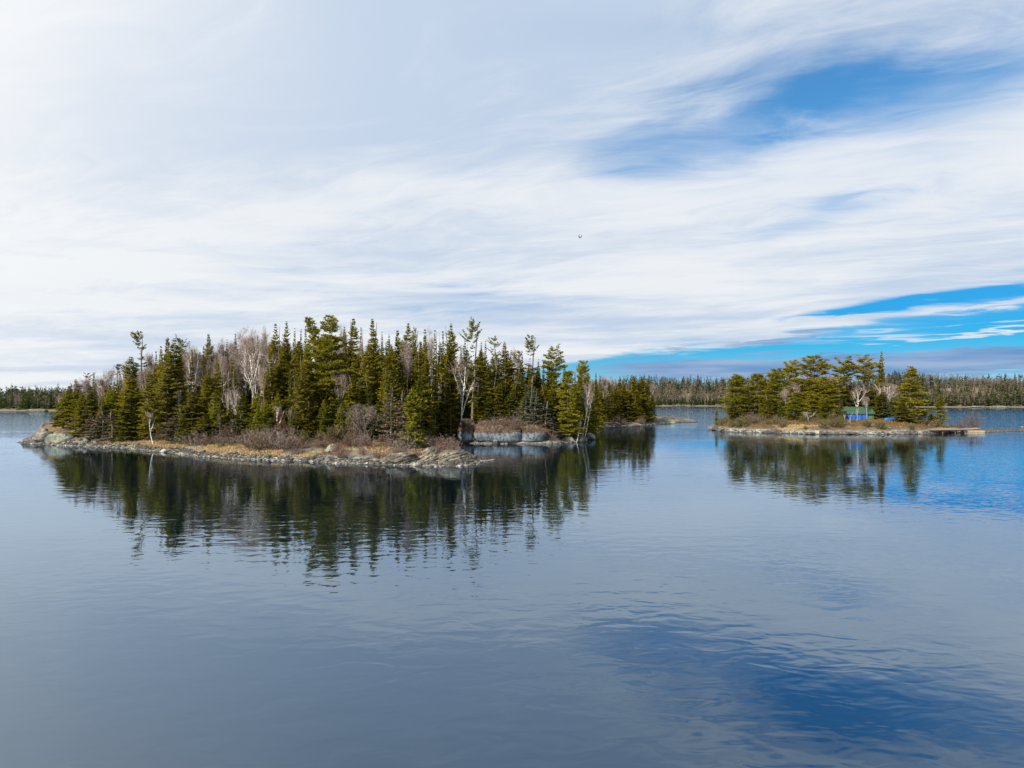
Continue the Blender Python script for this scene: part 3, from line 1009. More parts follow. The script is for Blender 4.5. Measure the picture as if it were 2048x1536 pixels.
def slab_mat():
    """cliff: iron-stained rock over a wave-washed, bleached band with a ragged upper limit"""
    m, nt, out = new_mat('cliff_rock')
    p = pos(nt)
    x, y, z = sep(nt, p)
    f, _ = noise(nt, p, 0.5, 6.0, 0.6)
    g, _ = noise(nt, xyz(nt, x * 2.0, y * 2.0, z * 0.9), 1.3, 6.0, 0.65)
    k, _ = noise(nt, p, 1.6, 5.0, 0.6)
    rust = mixc(nt, g.smooth(0.35, 0.65), (0.030, 0.021, 0.016), (0.085, 0.052, 0.036))
    rust = mixc(nt, k.smooth(0.58, 0.66) * 0.7, rust, (0.16, 0.145, 0.13))
    pale = mixc(nt, g.smooth(0.36, 0.62), (0.050, 0.068, 0.090), (0.115, 0.145, 0.175))
    c = mixc(nt, (z + (f - 0.5) * 1.1 + (k - 0.5) * 0.7).smooth(1.95, 1.65), rust, pale)
    c = mixc(nt, (z + (k - 0.5) * 0.2).smooth(0.62, 0.45), c, (0.035, 0.031, 0.028))  # shade of the undercut at the cliff foot, painted as a dark band
    ck, _ = noise(nt, xyz(nt, x * 1.1, y * 1.1, z * 0.30), 0.9, 3.0, 0.6, 0.6)
    crack = (ck - 0.5)._m('ABSOLUTE').smooth(0.018, 0.004)
    c = mixc(nt, crack * 0.85, c, (0.012, 0.011, 0.010))
    principled(nt, out, c, 0.85, bump(nt, f * 0.4 + g * 0.3 + k * 0.3 - crack * 0.4, 0.30))
    return m


M['slab'] = slab_mat()
for i, (pxa, pxb, Y, zt, lab) in enumerate([(914, 949, 115.6, 3.75, 'narrow cliff block with rusty top and pale washed foot beside a black cleft'),
                                            (951, 1040, 114.6, 3.55, 'long cliff slab with rusty stained top and pale blue-grey washed foot'),
                                            (1041, 1092, 114.7, 2.55, 'low blue-grey cliff block with a splintered top beyond the long slab')]):
    w = (pxb - pxa) / FPX * Y
    rock('cliff_block', 41 + i, X_at((pxa + pxb) / 2, Y), Y + 1.2, zt * 0.5 - 0.1, (w * 0.54, 2.0, zt * 0.62), M['slab'], lab, 'cliff', 'cliff blocks above the inlet',
         sub=5, box=0.5, planes=14, rough=0.075, cut=(0.72, 1.2))
rock('boulder', 45, X_at(991, 113.5), 113.6, 0.05, (0.55, 0.5, 0.75), M['slab'], 'upright pale stone standing in the water against the long slab', 'boulder', sub=3)
rock('boulder', 46, X_at(1075, 114), 115.2, 1.35, (1.1, 0.6, 0.62), M['rock_grey'], 'tilted pale slab fallen against the low cliff block', 'boulder', sub=3, box=0.6, rz=0.5)
rock('boulder', 47, X_at(890, 121), 121.0, 1.5, (1.6, 1.0, 1.1), M['rock_grey'], 'grey shaded rock under the trees beside the narrow cliff block', 'boulder', sub=4)
for i, (px, Y, zc, sz, mt, lab) in enumerate([
        (1110, 116, 0.2, (1.3, 1.0, 0.7), 'rock_dark', 'dark shore rock under the layered pine, next to the cliff'),
        (1136, 117, 0.25, (1.5, 1.1, 0.75), 'rock_grey', 'grey shore rock below the layered pine'),
        (1160, 119, 0.25, (1.7, 1.3, 0.95), 'rock_dark', 'dark broken shore rock where the birches lean out'),
        (1178, 126, 0.3, (1.3, 1.6, 0.9), 'rock_grey', 'bluish rock at the corner of the shore past the leaning birches'),
        (1250, 190, 0.15, (4.5, 3.0, 1.1), 'rock_grey', 'flat grey bedrock shelf at the foot of the channel pines'),
        (1225, 184, 0.2, (2.6, 2.0, 1.1), 'rock_dark', 'dark ledge in the cove beside the flat bedrock shelf'),
        (1318, 208, 0.2, (5.5, 4.0, 1.35), 'rock_green', 'greenish domed rock on the channel point past the last pines'),
        (1362, 219, -0.1, (6.0, 3.2, 0.9), 'rock_dark', 'dark low rock tongue sloping into the channel')]):
    rock('rock_outcrop', 51 + i, X_at(px, Y), Y + sz[1] * 0.5, zc, sz, M[mt], lab, sub=4, strata=0.5)
# islet shore
for i, (px, Y, zc, sz, mt, lab) in enumerate([
        (1436, 166, 0.35, (2.6, 2.2, 1.15), 'rock_dark', 'squared rock at the channel end of the islet'),
        (1468, 160, 0.3, (3.2, 2.0, 1.05), 'rock_grey', 'bedded pale rock shelf under the heath of the islet'),
        (1508, 155, 0.15, (3.2, 2.0, 0.85), 'rock_dark', 'dark low shelf beside the bedded pale shelf'),
        (1612, 149.5, 0.1, (1.9, 1.4, 0.85), 'rock_dark', 'dark angular rock beside the dry grass cove of the islet'),
        (1643, 151.5, 1.05, (1.35, 1.0, 0.85), 'rock_striped', 'tan boulder perched above the dark islet shore'),
        (1640, 148.5, 0.0, (2.8, 1.5, 0.75), 'rock_dark', 'dark shore rock below the tan boulder'),
        (1680, 149.5, 0.35, (2.3, 1.5, 1.05), 'rock_green', 'blue-grey rounded rock below the green-roofed shed'),
        (1722, 149.5, 0.2, (2.6, 1.6, 0.95), 'rock_grey', 'grey shore ledge below the shed, past the blue-grey rock'),
        (1768, 149.5, 0.2, (3.0, 1.6, 0.95), 'rock_dark', 'long ledge below the overturned boat'),
        (1815, 149.5, 0.15, (2.8, 1.6, 0.85), 'rock_dark', 'dark ledge between the boat and the dock')]):
    rock('rock_outcrop', 71 + i, X_at(px, Y), Y + sz[1] * 0.3, zc, sz, M[mt], lab, sub=4, strata=0.6, box=0.75)

rngL = np.random.RandomState(61)
for i in range(18):
    px = 1430 + i * 24.5 + rngL.uniform(-7, 7)
    if px > 1845: break
    Ysh = FPX * CAMZ / (np.interp(px, [1421, 1440, 1490, 1550, 1600, 1650, 1850], [857, 862, 865, 866, 868, 869, 868]) - HOR)
    sz = (rngL.uniform(1.0, 2.6), rngL.uniform(0.8, 1.4), rngL.uniform(0.35, 0.8))
    rock('rock_ledge', 90 + i, X_at(px, Ysh + 0.9), Ysh + 0.9, rngL.uniform(0.0, 0.3), sz, M['rock_dark' if rngL.rand() < 0.6 else 'rock_grey'],
         'angular dark ledge rock along the waterline of the islet', group='ledge rocks of the islet shore', rz=rngL.normal() * 0.3, sub=3, strata=0.8, box=0.8)


def stone_mat(name, c1, c2, c3):
    m, nt, out = new_mat(name)
    v = attr_v(nt)
    p = pos(nt)
    g, _ = noise(nt, p, 5.0, 4.0, 0.6)
    x, y, z = sep(nt, p)
    c = mixc(nt, v.smooth(0.0, 0.55), c1, c2)
    c = mixc(nt, v.smooth(0.6, 1.0), c, c3)
    c = mixc(nt, g.smooth(0.6, 0.4) * 0.4, c, c1)
    c = mixc(nt, (z + (g - 0.5) * 0.1).smooth(0.07, 0.0) * 0.8, c, (0.022, 0.02, 0.018))
    principled(nt, out, c, 0.85, bump(nt, g, 0.05))
    return m


M['stone'] = stone_mat('shore_stone', (0.042, 0.040, 0.038), (0.115, 0.107, 0.098), (0.33, 0.31, 0.285))
M['stone_dark'] = stone_mat('dark_shore_stone', (0.027, 0.025, 0.024), (0.068, 0.064, 0.058), (0.17, 0.155, 0.14))


def stones(name, poly, hfun, n, dr, size, mat, box, seed, label, pale=1.0, keep=None):
    rng = np.random.RandomState(seed)
    seg = np.roll(poly, -1, 0) - poly
    ln = np.hypot(*seg.T)
    pick = rng.choice(len(poly), size=n * 3, p=ln / ln.sum())
    p = poly[pick] + seg[pick] * rng.rand(n * 3, 1)
    nrm = unit(np.stack([-seg[pick][:, 1], seg[pick][:, 0]], -1))
    p = p + nrm * rng.uniform(dr[0], dr[1], (n * 3, 1)) + rng.normal(size=p.shape) * 0.15
    d = sdist(poly, p[:, 0], p[:, 1])
    ok = (d > dr[0]) & (d < dr[1]) & (p[:, 0] > box[0]) & (p[:, 0] < box[1]) & (p[:, 1] > box[2]) & (p[:, 1] < box[3])
    if keep is not None: ok &= keep(p)
    p = p[ok][:n]; d = d[ok][:n]
    n = len(p)
    s = np.exp(rng.normal(size=n) * 0.45) * size
    z = np.maximum(hfun(p[:, 0], p[:, 1], d), -0.1)
    V0, F0 = ico(1)
    V = V0[None] * (1 + rng.uniform(-0.28, 0.28, (n, len(V0), 1)))
    th = rng.uniform(0, 6.28, n)
    V = V * (s[:, None, None] * np.stack([rng.uniform(0.8, 1.5, n), rng.uniform(0.7, 1.1, n), rng.uniform(0.4, 0.75, n)], -1)[:, None, :])
    c, sn = np.cos(th)[:, None], np.sin(th)[:, None]
    V = np.stack([V[..., 0] * c - V[..., 1] * sn, V[..., 0] * sn + V[..., 1] * c, V[..., 2]], -1)
    V = V + np.concatenate([p, (z + 0.10 * s)[:, None]], 1)[:, None, :]
    Fc = (F0[None] + (np.arange(n) * len(V0))[:, None, None]).reshape(-1, 3)
    at_ = np.repeat(np.clip(rng.rand(n) * pale, 0, 1), len(V0))
    o = link(name, mesh_np(name, V.reshape(-1, 3), Fc, mat, attr=at_))
    return tag(o, label, None, None, 'stuff')


stones('shore_stones', MAIN, h_main, 5200, (-0.3, 0.6), 0.10, M['stone'], (-90, 0, 70, 118), 1, 'bleached stones along the waterline of the large island', 1.15, keep=lambda p: vnoise(np.stack([p[:, 0] * 0.45, p[:, 1] * 0.45, p[:, 0] * 0], -1)) > 0.36)
stones('upper_shore_stones', MAIN, h_main, 4600, (0.4, 2.6), 0.12, M['stone_dark'], (-90, 0, 70, 118), 2, 'dark grey stones higher up the beach of the large island', 0.6)
stones('inlet_stones', MAIN, h_main, 1500, (-0.3, 1.2), 0.15, M['stone_dark'], (-14, 66, 100, 240), 3, 'stones along the inlet and channel shore of the large island', 0.9,
       keep=lambda p: ~((p[:, 0] > -9.5) & (p[:, 0] < 6.0) & (p[:, 1] > 108) & (p[:, 1] < 122)))
stones('islet_stones', ISLET, h_islet, 1500, (-0.3, 0.6), 0.13, M['stone_dark'], (46, 140, 142, 172), 4, 'grey stones along the shore of the small islet', 0.75)
# stones trailing off the tip of the near point into the water
rngS = np.random.RandomState(77)
for i in range(26):
    t = i / 25
    px = 948 + 40 * t + rngS.normal() * 1.5
    Y = 79.5 + 4.3 * t + rngS.normal() * 0.25
    s = rngS.uniform(0.16, 0.34) * (1.25 - 0.6 * t)
    V, Fc = rock_shape(300 + i, (s * 1.4, s, s * 0.7), sub=2, planes=6)
    o = link('stone', mesh_np('stone', V, Fc, M['stone'], attr=np.full(len(V), rngS.uniform(0.4, 1))), None, (X_at(px, Y), Y, 0.02))
    tag(o, 'pale stone in the line trailing off the tip of the stony point', 'stone', 'stones trailing off the point')
# larger loose stones on the beach, one by one
bmesh_list = [mesh_np('beach_stone', *rock_shape(400 + i, (0.30, 0.24, 0.18), sub=2, planes=8), M[mm], attr=np.full(len(ico(2)[0]), 0.3 + 0.1 * i))
              for i, mm in enumerate(['stone', 'stone_dark', 'stone', 'stone_dark', 'stone', 'rock_grey'])]
k = 0
for i in range(900):
    j = rngS.randint(0, len(MAIN)); a_ = MAIN[j]
    if not (-86 < a_[0] < -4 and a_[1] < 118): continue
    p = a_ + np.array([rngS.normal() * 0.9, rngS.uniform(0.2, 4.2)])
    dd = float(sdist(MAIN, p[:1], p[1:])[0])
    if not 0.1 < dd < 4.5: continue
    s = math.exp(rngS.normal() * 0.35)
    o = link('beach_stone', bmesh_list[k % 6], None, (p[0], p[1], ground_z(p[0], p[1]) + 0.06 * s))
    o.rotation_euler = (rngS.normal() * 0.2, rngS.normal() * 0.2, rngS.uniform(0, 6.28)); o.scale = (s, s, s)
    low = dd < 1.6
    tag(o, 'loose stone lying at the waterline of the long stony beach' if low else 'loose stone higher up the long stony beach below the dry grass', 'stone',
        'loose stones at the beach waterline' if low else 'loose stones on the upper beach')
    k += 1
    if k >= 110: break

# ------------------------------------------------------------------ trees picked out one by one
SP = 'spruces of the dense stand on the large island'
LAND = []    # (x, y, phrase) landmarks that neighbours are described by


def mark(o, phrase):
    LAND.append((o.location.x, o.location.y, phrase))
    return o


mark(tree_px('fork', 660, 630, 108, 84, 'big white pine with a forked twin top towering over the stand', name='pine_tree', rz=0.0), 'the fork-topped white pine')
mark(tree_px('tuft', 281, 662, 119, 30, 'tall thin ragged spruce with clustered tufts rising above the bare trees'), 'the tall ragged spruce')
mark(tree_px('tuft', 945, 638, 118, 34, 'tall club-topped spruce rising behind the two white birches'), 'the tall club-topped spruce')
mark(tree_px('column', 745, 636, 108, 42, 'tall full spruce second from the fork-topped pine, beside a white birch trunk'), 'the tall twin-like spruce')
mark(tree_px('column', 707, 633, 109, 42, 'tall full spruce next to the fork-topped pine'), 'the tall full spruce')
mark(tree_px('tuft', 1061, 670, 121, 30, 'gappy dark spruce standing clear above its neighbours near the flat-topped pine'), 'the gappy dark spruce')
mark(tree_px('flat', 1108, 704, 130, 40, 'flat-topped pine with upswept boughs above the layered pine', name='pine_tree'), 'the flat-topped pine')
mark(tree_px('birch', 922, 700, 119, 58, 'largest white birch with spreading limbs above the rusty cliff', name='birch_tree'), 'the largest white birch')
mark(tree_px('clump', 890, 724, 121, 50, 'white birch with two thin stems beside the largest birch', name='birch_tree'), 'the two-stemmed white birch')
mark(tree_px('fir', 648, 800, 104, 40, 'perfect cone-shaped young green fir at the edge of the heath flat', name='fir_tree'), 'the cone-shaped young fir')
mark(tree_px('fir', 826, 771, 92, 54, 'bright yellow-green fir at the water end of the grey dead spruces', name='fir_tree'), 'the bright yellow-green fir')
mark(tree_px('dead', 783, 770, 93, 50, 'grey-brown dead spruce beside the bright yellow-green fir'), 'the grey dead spruce')
mark(tree_px('dead', 806, 778, 95, 34, 'narrow dead spruce squeezed between a taller dead spruce and the bright fir'), 'the narrow dead spruce')
mark(tree_px('gnarled', 734, 795, 100, 54, 'gnarled leafless grey tree standing on the heath flat', name='bare_tree'), 'the gnarled leafless tree')
mark(tree_px('layer', 1137, 742, 119, 62, 'bright layered pine hanging over the shore past the cliff', name='pine_tree'), 'the layered shore pine')
mark(tree_px('pine', 1104, 742, 124, 44, 'rounded bright pine directly behind the layered shore pine', name='pine_tree'), 'the rounded bright pine')
mark(tree_px('lichen', 1062, 768, 119, 44, 'pale grey-green lichened spruce on the cliff top'), 'the pale lichened spruce')
tree_px('lichen', 1013, 793, 121, 26, 'short pale lichened spruce above the long cliff slab')
tree_px('dead', 1091, 800, 118, 32, 'bare brown dead spruce between the lichened spruce and the layered pine')
mark(tree_px('clump', 512, 672, 110, 72, 'large pale birch clump with arching white limbs left bare', name='birch_tree'), 'the large pale birch clump')
tree_px('birch', 494, 655, 114, 56, 'tall bare birch close behind the large pale birch clump', name='birch_tree')
mark(tree_px('birch', 388, 688, 112, 46, 'Y-shaped white birch among dark spruces beside the twin-topped olive spruce', name='birch_tree'), 'the Y-shaped white birch')
tree_px('leanleft', 281, 768, 110, 30, 'white birch leaning steeply out of the trees below the tall ragged spruce', name='birch_tree', rz=0.0)
tree_px('leanleft', 309, 815, 103, 26, 'short thin leaning birch above the dry grass', name='birch_tree', rz=0.25)
tree_px('leanleft', 372, 765, 105, 34, 'crooked white birch leaning out beneath the Y-shaped birch', name='birch_tree', rz=-0.2)
tree_px('leanleft', 566, 800, 103, 34, 'crooked little white birch above the rusty dead fir', name='birch_tree', rz=0.1)
tree_px('birch', 581, 808, 104, 18, 'short slim birch beside the crooked little birch', name='birch_tree')
tree_px('birch', 428, 790, 104, 18, 'slim pale birch pole in front of an olive spruce', name='birch_tree')
tree_px('birch', 119, 783, 123, 16, 'broken white birch snag on the rocky bluff', name='birch_tree')
mark(tree_px('spruce', 152, 756, 117, 26, 'slim dark spruce at the bluff end of the stand'), 'the slim bluff spruce')
tree_px('fir', 132, 778, 117, 36, 'bushy green fir growing down the lichened bluff', name='fir_tree')
tree_px('rust', 562, 822, 99, 30, 'rust-brown dead fir leaning over the beach', name='fir_tree')
tree_px('grove', 817, 664, 112, 38, 'bare birch with pale fan of twigs in front of a dark spruce tip', name='birch_tree')
tree_px('birch', 721, 652, 116, 18, 'straight white birch stem between two tall spruces', name='birch_tree')
tree_px('grove', 680, 735, 106, 40, 'small bare birch showing pale twigs under the fork-topped pine', name='birch_tree')
tree_px('leanright', 1160, 735, 121, 30, 'white birch leaning over the cove beside the layered pine', name='birch_tree', rz=0.0)
tree_px('leanright', 1166, 775, 122, 28, 'lower white birch reaching out almost level over the cove', name='birch_tree', rz=0.2)
tree_px('leanright', 1152, 825, 118, 14, 'small birch sapling slanting from the rocks under the layered pine', name='birch_tree', rz=-0.1)
tree_px('pine', 1165, 724, 138, 34, 'bluish round-topped pine behind the leaning birches', name='pine_tree')
DESC = {'spire': 'slender dark spire-shaped spruce', 'spruce': 'olive green pointed spruce', 'column': 'full-crowned green spruce', 'fir': 'bright green young fir',
        'darkfir': 'wide dark green fir', 'olive': 'yellowish olive spruce', 'tuft': 'thin gappy spruce', 'dead': 'brown dead spruce', 'lichen': 'pale lichened spruce',
        'pine': 'rounded bright pine', 'layer': 'layered pine', 'flat': 'flat-topped pine', 'birch': 'bare white birch', 'clump': 'many-stemmed bare birch',
        'grove': 'slim bare birch', 'gnarled': 'gnarled bare bush'}
NM = {'fir': 'fir_tree', 'darkfir': 'fir_tree', 'pine': 'pine_tree', 'layer': 'pine_tree', 'flat': 'pine_tree', 'birch': 'birch_tree', 'clump': 'birch_tree', 'grove': 'birch_tree',
      'gnarled': 'bare_tree'}


LABELS = {}


def rel_label(key, X, Y, h, land):
    x, y, ph = min(land, key=lambda q: (q[0] - X) ** 2 + (q[1] - Y) ** 2)
    dx, dy = X - x, Y - y
    size = 'tall ' if h > 14.5 else ('short ' if h < 7 else '')
    if dy > max(3.0, abs(dx) * 0.8): r = 'behind' if dy < 14 else 'far behind'
    elif dy < -max(3.0, abs(dx) * 0.8): r = 'in front of'
    elif math.hypot(dx, dy) < 4.5: r = 'right beside'
    elif math.hypot(dx, dy) < 10: r = 'a few steps from'
    else: r = 'some way along from'
    lab = f'{size}{DESC[key]} {r} {ph}'
    if lab in LABELS:
        others = sorted((q for q in land if q[2] != ph), key=lambda q: (q[0] - X) ** 2 + (q[1] - Y) ** 2)
        for q in others[:4]:
            l2 = f'{lab}, towards {q[2]}'
            if l2 not in LABELS and len(l2.split()) <= 16:
                lab = l2; break
    LABELS[lab] = 1
    return lab


def auto_px(key, px, ytop, Y, wpx, land=None, grp='trees of the large island stand'):
    X = X_at(px, Y)
    h = CAMZ + (HOR - ytop) / FPX * Y - ground_z(X, Y)
    lab = rel_label(key, X, Y, h, land or LAND)
    return tree_px(key, px, ytop, Y, wpx, lab, grp, name=NM.get(key, 'spruce_tree'))


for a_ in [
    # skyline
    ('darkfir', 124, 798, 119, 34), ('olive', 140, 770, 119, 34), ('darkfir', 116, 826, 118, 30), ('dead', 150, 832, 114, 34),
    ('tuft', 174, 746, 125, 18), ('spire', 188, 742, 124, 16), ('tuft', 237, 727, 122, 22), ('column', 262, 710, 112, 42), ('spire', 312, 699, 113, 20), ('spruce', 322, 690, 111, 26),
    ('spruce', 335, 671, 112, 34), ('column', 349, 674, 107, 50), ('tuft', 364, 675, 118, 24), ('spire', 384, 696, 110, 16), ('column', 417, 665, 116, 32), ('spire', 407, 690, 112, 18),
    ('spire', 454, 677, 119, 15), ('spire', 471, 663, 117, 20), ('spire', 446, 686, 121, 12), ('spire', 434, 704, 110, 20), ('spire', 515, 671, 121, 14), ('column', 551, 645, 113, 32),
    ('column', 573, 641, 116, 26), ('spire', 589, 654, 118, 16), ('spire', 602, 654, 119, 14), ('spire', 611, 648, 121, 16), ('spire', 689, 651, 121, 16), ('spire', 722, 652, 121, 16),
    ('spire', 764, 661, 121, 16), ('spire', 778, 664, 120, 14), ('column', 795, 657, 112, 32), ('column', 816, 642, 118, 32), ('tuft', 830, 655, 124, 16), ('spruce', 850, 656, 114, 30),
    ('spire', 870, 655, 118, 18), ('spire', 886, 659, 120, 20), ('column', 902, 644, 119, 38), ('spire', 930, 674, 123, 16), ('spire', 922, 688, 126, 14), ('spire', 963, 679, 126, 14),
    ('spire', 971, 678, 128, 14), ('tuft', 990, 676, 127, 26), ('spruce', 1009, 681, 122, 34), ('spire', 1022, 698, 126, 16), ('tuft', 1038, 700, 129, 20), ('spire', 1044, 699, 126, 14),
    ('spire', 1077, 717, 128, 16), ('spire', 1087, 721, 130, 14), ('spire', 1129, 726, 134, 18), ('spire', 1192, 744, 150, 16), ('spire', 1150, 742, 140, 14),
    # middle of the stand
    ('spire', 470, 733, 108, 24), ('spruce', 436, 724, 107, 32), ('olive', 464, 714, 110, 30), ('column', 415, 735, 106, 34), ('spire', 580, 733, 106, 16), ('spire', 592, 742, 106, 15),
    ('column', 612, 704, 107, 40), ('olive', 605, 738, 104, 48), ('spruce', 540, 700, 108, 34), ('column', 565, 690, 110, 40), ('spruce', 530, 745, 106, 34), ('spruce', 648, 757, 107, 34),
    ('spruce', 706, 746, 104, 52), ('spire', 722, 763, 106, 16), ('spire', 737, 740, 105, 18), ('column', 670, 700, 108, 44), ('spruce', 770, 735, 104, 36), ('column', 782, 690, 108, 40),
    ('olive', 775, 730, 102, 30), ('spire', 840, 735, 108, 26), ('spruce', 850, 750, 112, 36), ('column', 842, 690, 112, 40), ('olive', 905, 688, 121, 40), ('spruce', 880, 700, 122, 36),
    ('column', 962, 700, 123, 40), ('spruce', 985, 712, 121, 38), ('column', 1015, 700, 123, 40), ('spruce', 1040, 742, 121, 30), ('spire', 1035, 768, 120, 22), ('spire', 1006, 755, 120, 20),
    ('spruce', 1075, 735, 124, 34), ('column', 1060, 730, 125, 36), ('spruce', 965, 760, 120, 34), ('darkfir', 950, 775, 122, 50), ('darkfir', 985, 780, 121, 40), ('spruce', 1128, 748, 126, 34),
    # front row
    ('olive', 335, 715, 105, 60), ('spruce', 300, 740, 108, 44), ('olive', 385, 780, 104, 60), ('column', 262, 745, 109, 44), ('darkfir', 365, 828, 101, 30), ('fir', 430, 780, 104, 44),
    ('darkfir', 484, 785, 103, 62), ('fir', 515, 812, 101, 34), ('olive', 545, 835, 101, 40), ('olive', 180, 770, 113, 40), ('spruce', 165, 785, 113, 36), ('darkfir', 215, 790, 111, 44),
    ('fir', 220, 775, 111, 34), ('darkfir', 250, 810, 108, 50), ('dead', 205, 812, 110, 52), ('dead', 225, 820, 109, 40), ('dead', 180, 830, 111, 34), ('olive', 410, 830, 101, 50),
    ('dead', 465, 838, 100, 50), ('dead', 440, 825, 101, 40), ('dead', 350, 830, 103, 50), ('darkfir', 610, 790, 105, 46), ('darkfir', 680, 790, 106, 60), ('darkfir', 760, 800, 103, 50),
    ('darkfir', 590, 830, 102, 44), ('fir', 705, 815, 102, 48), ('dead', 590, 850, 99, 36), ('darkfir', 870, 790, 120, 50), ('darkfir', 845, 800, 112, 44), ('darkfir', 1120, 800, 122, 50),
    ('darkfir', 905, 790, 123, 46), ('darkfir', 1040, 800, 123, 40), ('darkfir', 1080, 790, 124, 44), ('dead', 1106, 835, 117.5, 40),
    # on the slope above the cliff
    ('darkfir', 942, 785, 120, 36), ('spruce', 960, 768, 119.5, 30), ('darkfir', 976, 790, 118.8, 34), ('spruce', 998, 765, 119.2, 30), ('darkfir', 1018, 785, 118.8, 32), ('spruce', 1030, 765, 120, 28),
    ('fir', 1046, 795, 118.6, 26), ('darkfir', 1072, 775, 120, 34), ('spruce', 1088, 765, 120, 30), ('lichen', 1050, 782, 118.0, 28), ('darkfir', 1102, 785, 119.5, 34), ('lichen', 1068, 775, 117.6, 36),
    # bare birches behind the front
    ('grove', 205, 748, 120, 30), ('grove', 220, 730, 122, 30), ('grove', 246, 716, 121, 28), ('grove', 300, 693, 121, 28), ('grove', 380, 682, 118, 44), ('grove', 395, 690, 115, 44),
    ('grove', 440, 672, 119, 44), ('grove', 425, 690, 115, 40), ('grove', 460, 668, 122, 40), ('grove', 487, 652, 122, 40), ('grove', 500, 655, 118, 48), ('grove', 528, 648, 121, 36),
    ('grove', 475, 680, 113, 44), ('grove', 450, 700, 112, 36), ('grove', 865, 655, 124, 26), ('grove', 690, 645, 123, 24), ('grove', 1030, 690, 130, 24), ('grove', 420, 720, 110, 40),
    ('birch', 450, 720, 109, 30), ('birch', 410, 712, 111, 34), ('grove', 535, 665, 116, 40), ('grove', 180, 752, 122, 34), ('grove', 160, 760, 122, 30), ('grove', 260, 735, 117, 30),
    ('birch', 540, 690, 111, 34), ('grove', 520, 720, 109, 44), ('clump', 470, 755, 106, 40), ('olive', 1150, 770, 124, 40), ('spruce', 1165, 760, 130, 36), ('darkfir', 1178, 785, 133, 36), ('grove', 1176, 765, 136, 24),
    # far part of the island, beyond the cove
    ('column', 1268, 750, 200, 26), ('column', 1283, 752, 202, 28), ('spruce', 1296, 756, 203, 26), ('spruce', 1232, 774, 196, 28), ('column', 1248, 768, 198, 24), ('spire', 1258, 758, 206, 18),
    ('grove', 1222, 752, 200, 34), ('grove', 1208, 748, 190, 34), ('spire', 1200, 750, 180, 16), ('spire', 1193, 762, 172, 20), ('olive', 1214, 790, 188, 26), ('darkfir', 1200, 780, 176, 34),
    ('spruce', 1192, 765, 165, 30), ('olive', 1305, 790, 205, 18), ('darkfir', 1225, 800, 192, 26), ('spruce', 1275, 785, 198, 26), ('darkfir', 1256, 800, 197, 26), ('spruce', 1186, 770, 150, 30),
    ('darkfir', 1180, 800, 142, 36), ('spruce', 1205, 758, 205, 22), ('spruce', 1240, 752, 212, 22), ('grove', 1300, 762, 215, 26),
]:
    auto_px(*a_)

# young growth along the front edge of the stand
rngY = np.random.RandomState(18)
c = 0
for i in range(3000):
    X = rngY.uniform(-84, 20); Y = rngY.uniform(102, 124)
    d = float(sdist(MAIN, [X], [Y])[0])
    if not 6 < d < 30 or (X < -12 and Y > 113) or (X >= -12 and (Y < 118.5 or d > 14)): continue
    if min((X - p[0]) ** 2 + (Y - p[1]) ** 2 for p in PLACED) < 1.5 ** 2: continue
    key = rngY.choice(['fir', 'spruce', 'darkfir', 'olive', 'dead'], p=[0.36, 0.26, 0.16, 0.12, 0.10])
    h = rngY.uniform(2.8, 7.5)
    plant(key, X, Y, h, h * rngY.uniform(0.16, 0.24), rel_label(key, X, Y, h, LAND), 'tree', 'trees of the large island stand', NM.get(key, 'spruce_tree'))
    c += 1
    if c >= 60: break

# the rest of the stand: fills the inside of the island below the skyline drawn by the trees above
env = np.array([(100, 815), (130, 790), (150, 780), (200, 765), (240, 755), (300, 725), (360, 708), (420, 706), (480, 700), (540, 684), (600, 682), (720, 684), (840, 690), (900, 690),
                (960, 704), (1020, 716), (1080, 732), (1140, 750), (1190, 765), (1240, 772), (1310, 785)], float)
rngT = np.random.RandomState(8)
cnt = 0
for i in range(9000):
    X = rngT.uniform(-88, 56); Y = rngT.uniform(101, 215)
    d = float(sdist(MAIN, [X], [Y])[0])
    if d < 5.5: continue
    yfront = 104 if X < -12 else 118
    if Y < yfront or (X < 20 and Y > 134): continue
    if X > 16 and d < 6: continue
    if min((X - p[0]) ** 2 + (Y - p[1]) ** 2 for p in PLACED) < 1.9 ** 2: continue
    px = 1024 + X / Y * FPX
    top = np.interp(px, env[:, 0], env[:, 1]) + abs(rngT.normal()) * 15 - 9
    h = CAMZ + (HOR - top) / FPX * Y - ground_z(X, Y)
    if h < 4: continue
    h = min(h, 17)
    bare = rngT.rand() < (0.42 if px < 540 else 0.10)
    key = 'grove' if bare else rngT.choice(['spire', 'spruce', 'column', 'darkfir', 'olive'], p=[0.12, 0.30, 0.28, 0.18, 0.12])
    r = {'grove': 1.7, 'spire': 1.15, 'spruce': 1.55, 'column': 1.6, 'darkfir': 1.7, 'olive': 1.7}[key] * (0.6 + 0.4 * h / 13)
    plant(key, X, Y, h, r, rel_label(key, X, Y, h, LAND), 'tree', 'trees of the large island stand', NM.get(key, 'spruce_tree'))
    cnt += 1
    if cnt >= 190: break

# ------------------------------------------------------------------ islet trees
IL = []


def imark(o, phrase):
    IL.append((o.location.x, o.location.y, phrase)); return o


